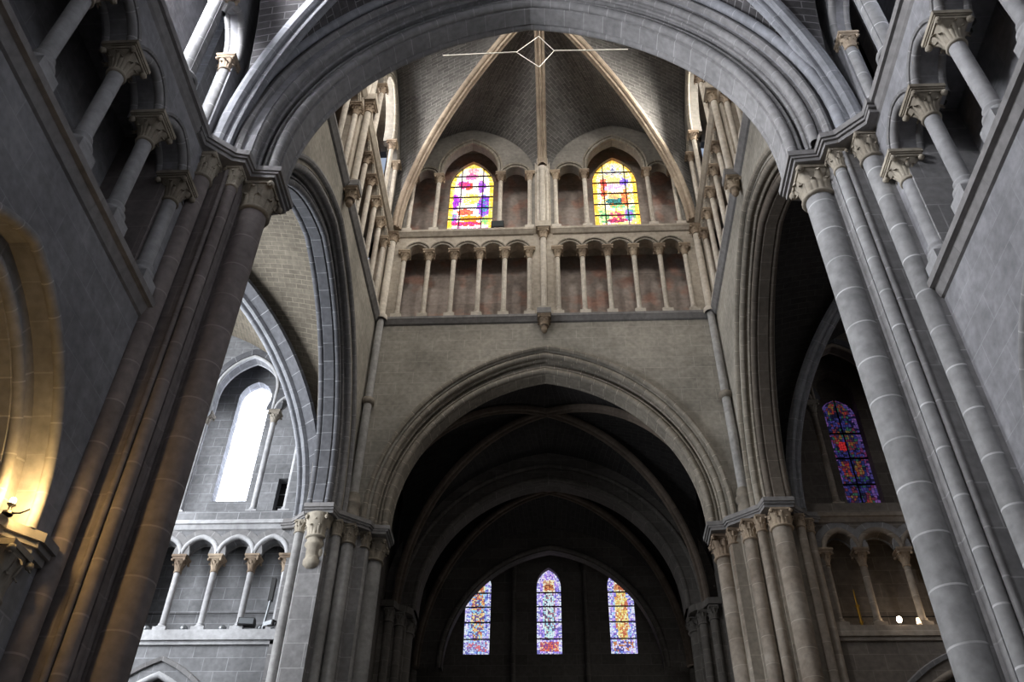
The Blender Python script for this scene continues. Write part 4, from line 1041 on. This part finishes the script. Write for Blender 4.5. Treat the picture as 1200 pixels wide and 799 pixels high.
# ---- coloured windows of the tower
def gold_a(u, v, r):      # left window: golden border, purple and red figures on white
    x = u*.95
    if abs(u) > .84 or (v > .93): return r.choice([(1, .78, .12), (1, .6, .05), (1, .88, .3)])
    if v < .05: return r.choice([(1, .6, .75), (.8, .3, .6), (1, .85, .9)])
    def e(cx, cy, rx, ry): return ((x-cx)/rx)**2+((v-cy)/ry)**2 < 1+r.uniform(-.25, .25)
    if e(.05, .90, .35, .05): return r.choice([(1, .45, .55), (1, .3, .3), (1, .8, .85)])
    if e(-.05, .80, .30, .05): return r.choice([(.85, .25, .55), (.7, .15, .4)])
    if e(-.35, .68, .28, .06): return r.choice([(.45, .05, .45), (.7, .08, .2)])
    if e(-.12, .66, .16, .06): return (.85, .08, .06)
    if e(.42, .64, .15, .10): return r.choice([(.35, .10, .60), (.5, .2, .7)])
    if e(.0, .46, .38, .09): return r.choice([(1, .80, .25), (.95, .65, .1), (1, .9, .5)])
    if e(-.68, .42, .20, .11): return r.choice([(.42, .05, .75), (.6, .1, .85), (.3, .05, .5)])
    if e(.58, .36, .28, .16): return r.choice([(.16, .06, .60), (.30, .08, .75), (.10, .35, .45), (.45, .1, .8)])
    if e(-.25, .27, .35, .05): return r.choice([(.9, .25, .1), (.8, .1, .1)])
    if e(.0, .17, .50, .045): return r.choice([(1, .45, .05), (.95, .3, .05)])
    if e(-.2, .10, .75, .03): return r.choice([(.85, .08, .06), (.6, .05, .3)])
    if e(-.75, .18, .2, .08): return r.choice([(.1, .5, .4), (.5, .1, .6)])
    if e(.7, .15, .2, .07): return r.choice([(.25, .6, .2), (.9, .8, .2)])
    return r.choice([(1, .96, .80), (1, .98, .95), (.95, .9, 1), (1, .92, .55), (.95, .75, .85)])
def gold_b(u, v, r):
    x = u*.95
    if abs(u) > .86 or (v > .95): return r.choice([(1, .62, .08), (1, .78, .2), (1, .5, .05)])
    if v < .06: return r.choice([(1, .65, .2), (1, .55, .65), (.95, .75, .3)])
    def e(cx, cy, rx, ry): return ((x-cx)/rx)**2+((v-cy)/ry)**2 < 1+r.uniform(-.25, .25)
    if e(0, .88, .2, .05): return r.choice([(.6, .7, .95), (.15, .15, .3), (.9, .9, 1)])
    if e(0, .80, .42, .05): return r.choice([(1, .9, .6), (.25, .2, .35), (1, 1, .95)])
    if e(.42, .66, .15, .06): return r.choice([(.2, .15, .75), (.35, .2, .85)])
    if e(0, .68, .30, .05): return r.choice([(1, .8, .3), (.95, .6, .25)])
    if e(.0, .57, .42, .07): return r.choice([(.85, .65, 1), (.65, .4, .9), (1, .85, 1)])
    if e(-.48, .56, .15, .17): return r.choice([(.85, .12, .08), (.65, .08, .1), (.95, .35, .1)])
    if e(.42, .42, .14, .14): return r.choice([(.85, .15, .08), (.95, .35, .1)])
    if e(-.05, .45, .25, .05): return r.choice([(1, .7, .2), (.9, .4, .2)])
    if e(.0, .38, .42, .04): return r.choice([(.05, .12, .10), (.05, .25, .25)])
    if e(.1, .31, .38, .04): return r.choice([(.1, .5, .25), (.3, .75, .3), (.95, .3, .1)])
    if e(0, .17, .35, .06): return r.choice([(1, .85, .15), (.95, .45, .3), (.85, .1, .2)])
    if e(.5, .17, .2, .08): return r.choice([(.15, .35, .6), (.15, .5, .35), (.35, .15, .6)])
    if e(0, .09, .4, .03): return r.choice([(.55, .05, .15), (.2, .05, .1)])
    if e(-.6, .15, .25, .1) or e(.75, .2, .15, .12): return r.choice([(.15, .45, .2), (.8, .85, .4), (.4, .65, .25)])
    return r.choice([(1, .95, .65), (1, .85, .35), (1, .98, .9), (.95, .75, .2), (1, .9, .5)])
for sg, nm, cf in ((-1, 'left', gold_a), (1, 'right', gold_b)):
    wn[0] += 1
    glass_window('window_%d' % wn[0], 'golden stained glass window high in the tower, %s of the middle shaft' % nm, FE, sg*2.36, 1.12, 23.32, .72, 25.45, 1.2, .1, cf, M['glass_gold'], [23.32+.55*k for k in range(1, 6)], nu=22, cell=.055, vbars=(-.36, .36))
for k, fr_ in (('N', FN), ('S', FS)):
    for sg in (-1, 1):
        wn[0] += 1; mb = MB(); mb.box(sg*2.36-.72, sg*2.36+.72, 1.2, 1.24, 23.3, 26.7, fr_); struct(mb.build('window_%d' % wn[0], M['clear'] if k == 'N' else M['dimglass']), 'daylit window in the %s tower wall, %s half' % ({'N': 'left', 'S': 'right'}[k], ('near', 'far')[sg > 0]))

for sg in (-1, 1):
    wn[0] += 1; mb = MB(); mb.box(sg*2.35-.8, sg*2.35+.8, 7.84, 7.88, 23.2, 26.5); struct(mb.build('window_%d' % wn[0], M['clear']), 'daylit window in the near tower wall, %s half' % ('left', 'right')[sg > 0])
# ---- small things
def wp(x, y, z): return Vector((x, y, z))
def placed(o, loc, rot=(0, 0, 0)):
    o.location = loc; o.rotation_euler = rot; return o
# iron frame hanging in the vault
t = thing('hanging_iron_frame', 'thin pale iron rods with a square loop hanging high under the tower vault', 'iron frame', (0, 13.2, 24.1))
q = [(-.62, 13.2, 24.15), (0.0, 13.2, 24.95), (.42, 13.2, 24.15), (0, 13.2, 23.35)]
mb = MB()
for i in range(4): tube(mb, [q[i], q[(i+1) % 4]], .011, 6)
mb.build('square_loop', M['white_metal'], t)
mb = MB(); tube(mb, [(-2.65, 13.2, 24.1), q[0]], .02, 6); mb.build('rod', M['white_metal'], t)
mb = MB(); tube(mb, [q[2], (2.44, 13.2, 24.08)], .02, 6); mb.build('rod', M['white_metal'], t)
mb = MB(); tube(mb, [(0, 13.2, 24.95), (0, 13.2, 26.6)], .008, 6); mb.build('suspension_wire', M['cable'], t)

def floodlight(label, x, y, z, rz, size=1.0):
    t = thing('floodlight', label, 'floodlight', (x, y, z)); t.rotation_euler = (0, 0, rz)
    mb = MB(); mb.box(-.17*size, .17*size, -.08*size, .06*size, .06*size, .22*size)
    for i in range(5): mb.box(-.15*size, .15*size, .06*size, .10*size, (.07+.03*i)*size, (.08+.03*i)*size)
    b = mb.build('housing', M['black']); b.parent = t
    mb = MB(); mb.box(-.15*size, .15*size, -.095*size, -.08*size, .08*size, .20*size); g = mb.build('lens', M['grey_metal']); g.parent = b
    mb = MB(); tube(mb, [(-.19*size, 0, .14*size), (-.19*size, 0, .0), (.19*size, 0, .0), (.19*size, 0, .14*size)], .014*size, 6); k = mb.build('bracket', M['grey_metal']); k.parent = t
    return t
floodlight('flat boxy floodlight lying on the ledge of the bright transept gallery', -6.27, 17.62, 9.55, .1)
floodlight('smaller floodlight with a raised arm at the pier end of the bright gallery ledge', -5.78, 17.62, 9.55, -.5, .75)
for i, x in enumerate((-5.98, -6.80, -7.62, -8.42)):
    t = thing('spot_lamp', 'small round silver spot lamp on the bright gallery ledge, %s from the rear pier' % ORD[i], 'spot lamp', (x, 17.72, 9.52), 'spot lamps on the bright gallery ledge')
    mb = MB(); mb.lathe([(.001, .16), (.05, .15), (.085, .11), (.09, .07), (.07, .03), (.03, .0)], 14); b = mb.build('lamp_head', M['grey_metal']); b.parent = t
    mb = MB(); mb.lathe([(.05, -.0), (.05, .02), (.001, .02)], 12); b = mb.build('foot', M['black']); b.parent = t
t = thing('pole_lamp', 'slim black pole lamp leaning beside the last colonnette of the bright gallery', 'lamp', (-5.93, 17.66, 9.52))
mb = MB(); tube(mb, [(-5.93, 17.66, 9.52), (-5.90, 17.68, 10.0), (-5.88, 17.68, 10.35)], .03, 8); mb.build('pole', M['grey_metal'], t)
mb = MB(); mb.box(-5.94, -5.85, 17.64, 17.74, 10.2, 10.72); mb.build('lamp_head', M['black'], t)
for y, lb in ((9.86, 'lower'), (10.28, 'upper')):
    mb = MB(); tube(mb, [(-9.5, 18.44, y), (-5.3, 18.44, y)], .010, 6); tag(mb.build('cable', M['cable']), '%s thin black cable along the back wall of the bright transept gallery' % lb, 'cable')
mb = MB(); tube(mb, [(5.4, 18.44, 10.1), (9.5, 18.44, 10.1)], .010, 6); tag(mb.build('cable', M['cable']), 'thin black cable along the back wall of the dark transept gallery', 'cable')
# lamps of the south gallery
for x, lb in ((7.06, 'left'), (7.90, 'right')):
    t = thing('bulb_lamp', 'glowing bulb lamp on the ledge of the dark gallery, %s of the two' % lb, 'lamp', (x, 17.60, 9.52))
    mb = MB(); mb.lathe([(.045, 0), (.045, .03), (.02, .05), (.02, .07)], 12); b = mb.build('socket', M['black']); b.parent = t
    mb = MB(); mb.lathe([(.02, .06), (.045, .10), (.055, .14), (.04, .18), (.001, .20)], 14); b = mb.build('bulb', M['bulb']); b.parent = t
    l = bpy.data.lights.new('bulb_light', 'POINT'); l.energy = 2.0; l.color = (1, .72, .45); l.shadow_soft_size = .06
    o = bpy.data.objects.new('bulb_light', l); COL.objects.link(o); o.location = (x, 17.50, 9.72)
t = thing('candlestick', 'tall brass candlestick standing in the dark gallery behind the first arch', 'candlestick', (6.42, 17.95, 9.52))
mb = MB(); mb.lathe([(.10, 0), (.09, .03), (.03, .07), (.025, .2), (.045, .24), (.025, .28), (.03, .55), (.05, .6)], 14); b = mb.build('stand', M['brass']); b.parent = t
mb = MB(); mb.lathe([(.018, .6), (.016, .95), (.001, .96)], 10); b = mb.build('candle', M['brass']); b.parent = t
t = thing('cone_lamp', 'small lit cone shaped lamp between the two glowing bulbs', 'lamp', (7.42, 17.58, 9.52))
mb = MB(); mb.lathe([(.055, 0), (.05, .02), (.03, .15), (.001, .16)], 12); b = mb.build('shade', plain('lit_shade', (1, .85, .65, 1), .5, 0, (1, .75, .5, 1), 1.6)); b.parent = t
mb = MB(); mb.lathe([(.065, -0.0), (.065, .012), (.001, .012)], 12); b = mb.build('foot', M['black']); b.parent = t
# box on the tower ledge
t = thing('equipment_box', 'small dark box on the tower ledge under the left golden window', 'box', (-1.36, 17.78, 22.02))
mb = MB(); mb.box(-.19, .19, -.12, .10, 0, .28); b = mb.build('housing', M['black']); b.parent = t
mb = MB(); mb.box(-.16, .16, -.13, -.12, .03, .25); g = mb.build('front_panel', plain('dark_panel', srgb(44, 52, 54), .4)); g.parent = b
mb = MB(); mb.lathe([(.03, .28), (.03, .31), (.001, .32)], 8); g = mb.build('red_light', M['red']); g.parent = t
# lamp standing on the arcade capital
t = thing('uplight', 'glowing warm lamp standing on the low left capital', 'lamp', (-4.68, 6.80, 5.75)); t.scale = (.8, .8, .8)
mb = MB(); mb.lathe([(.06, 0), (.06, .03), (.02, .05), (.02, .10), (.05, .13)], 12); b = mb.build('stand', M['black']); b.parent = t
mb = MB(); mb.lathe([(.02, .12), (.028, .15), (.034, .18), (.026, .21), (.001, .22)], 14); b = mb.build('bulb', M['bulbw']); b.parent = t
mb = MB(); tube(mb, [(.05, 0, .02), (.14, 0, .02), (.2, .05, .1)], .012, 6); b = mb.build('bracket', M['black']); b.parent = t
l = bpy.data.lights.new('uplight_light', 'POINT'); l.energy = 30; l.color = (1, .62, .22); l.shadow_soft_size = .07
o = bpy.data.objects.new('uplight_light', l); COL.objects.link(o); o.location = (-4.56, 6.74, 5.93)
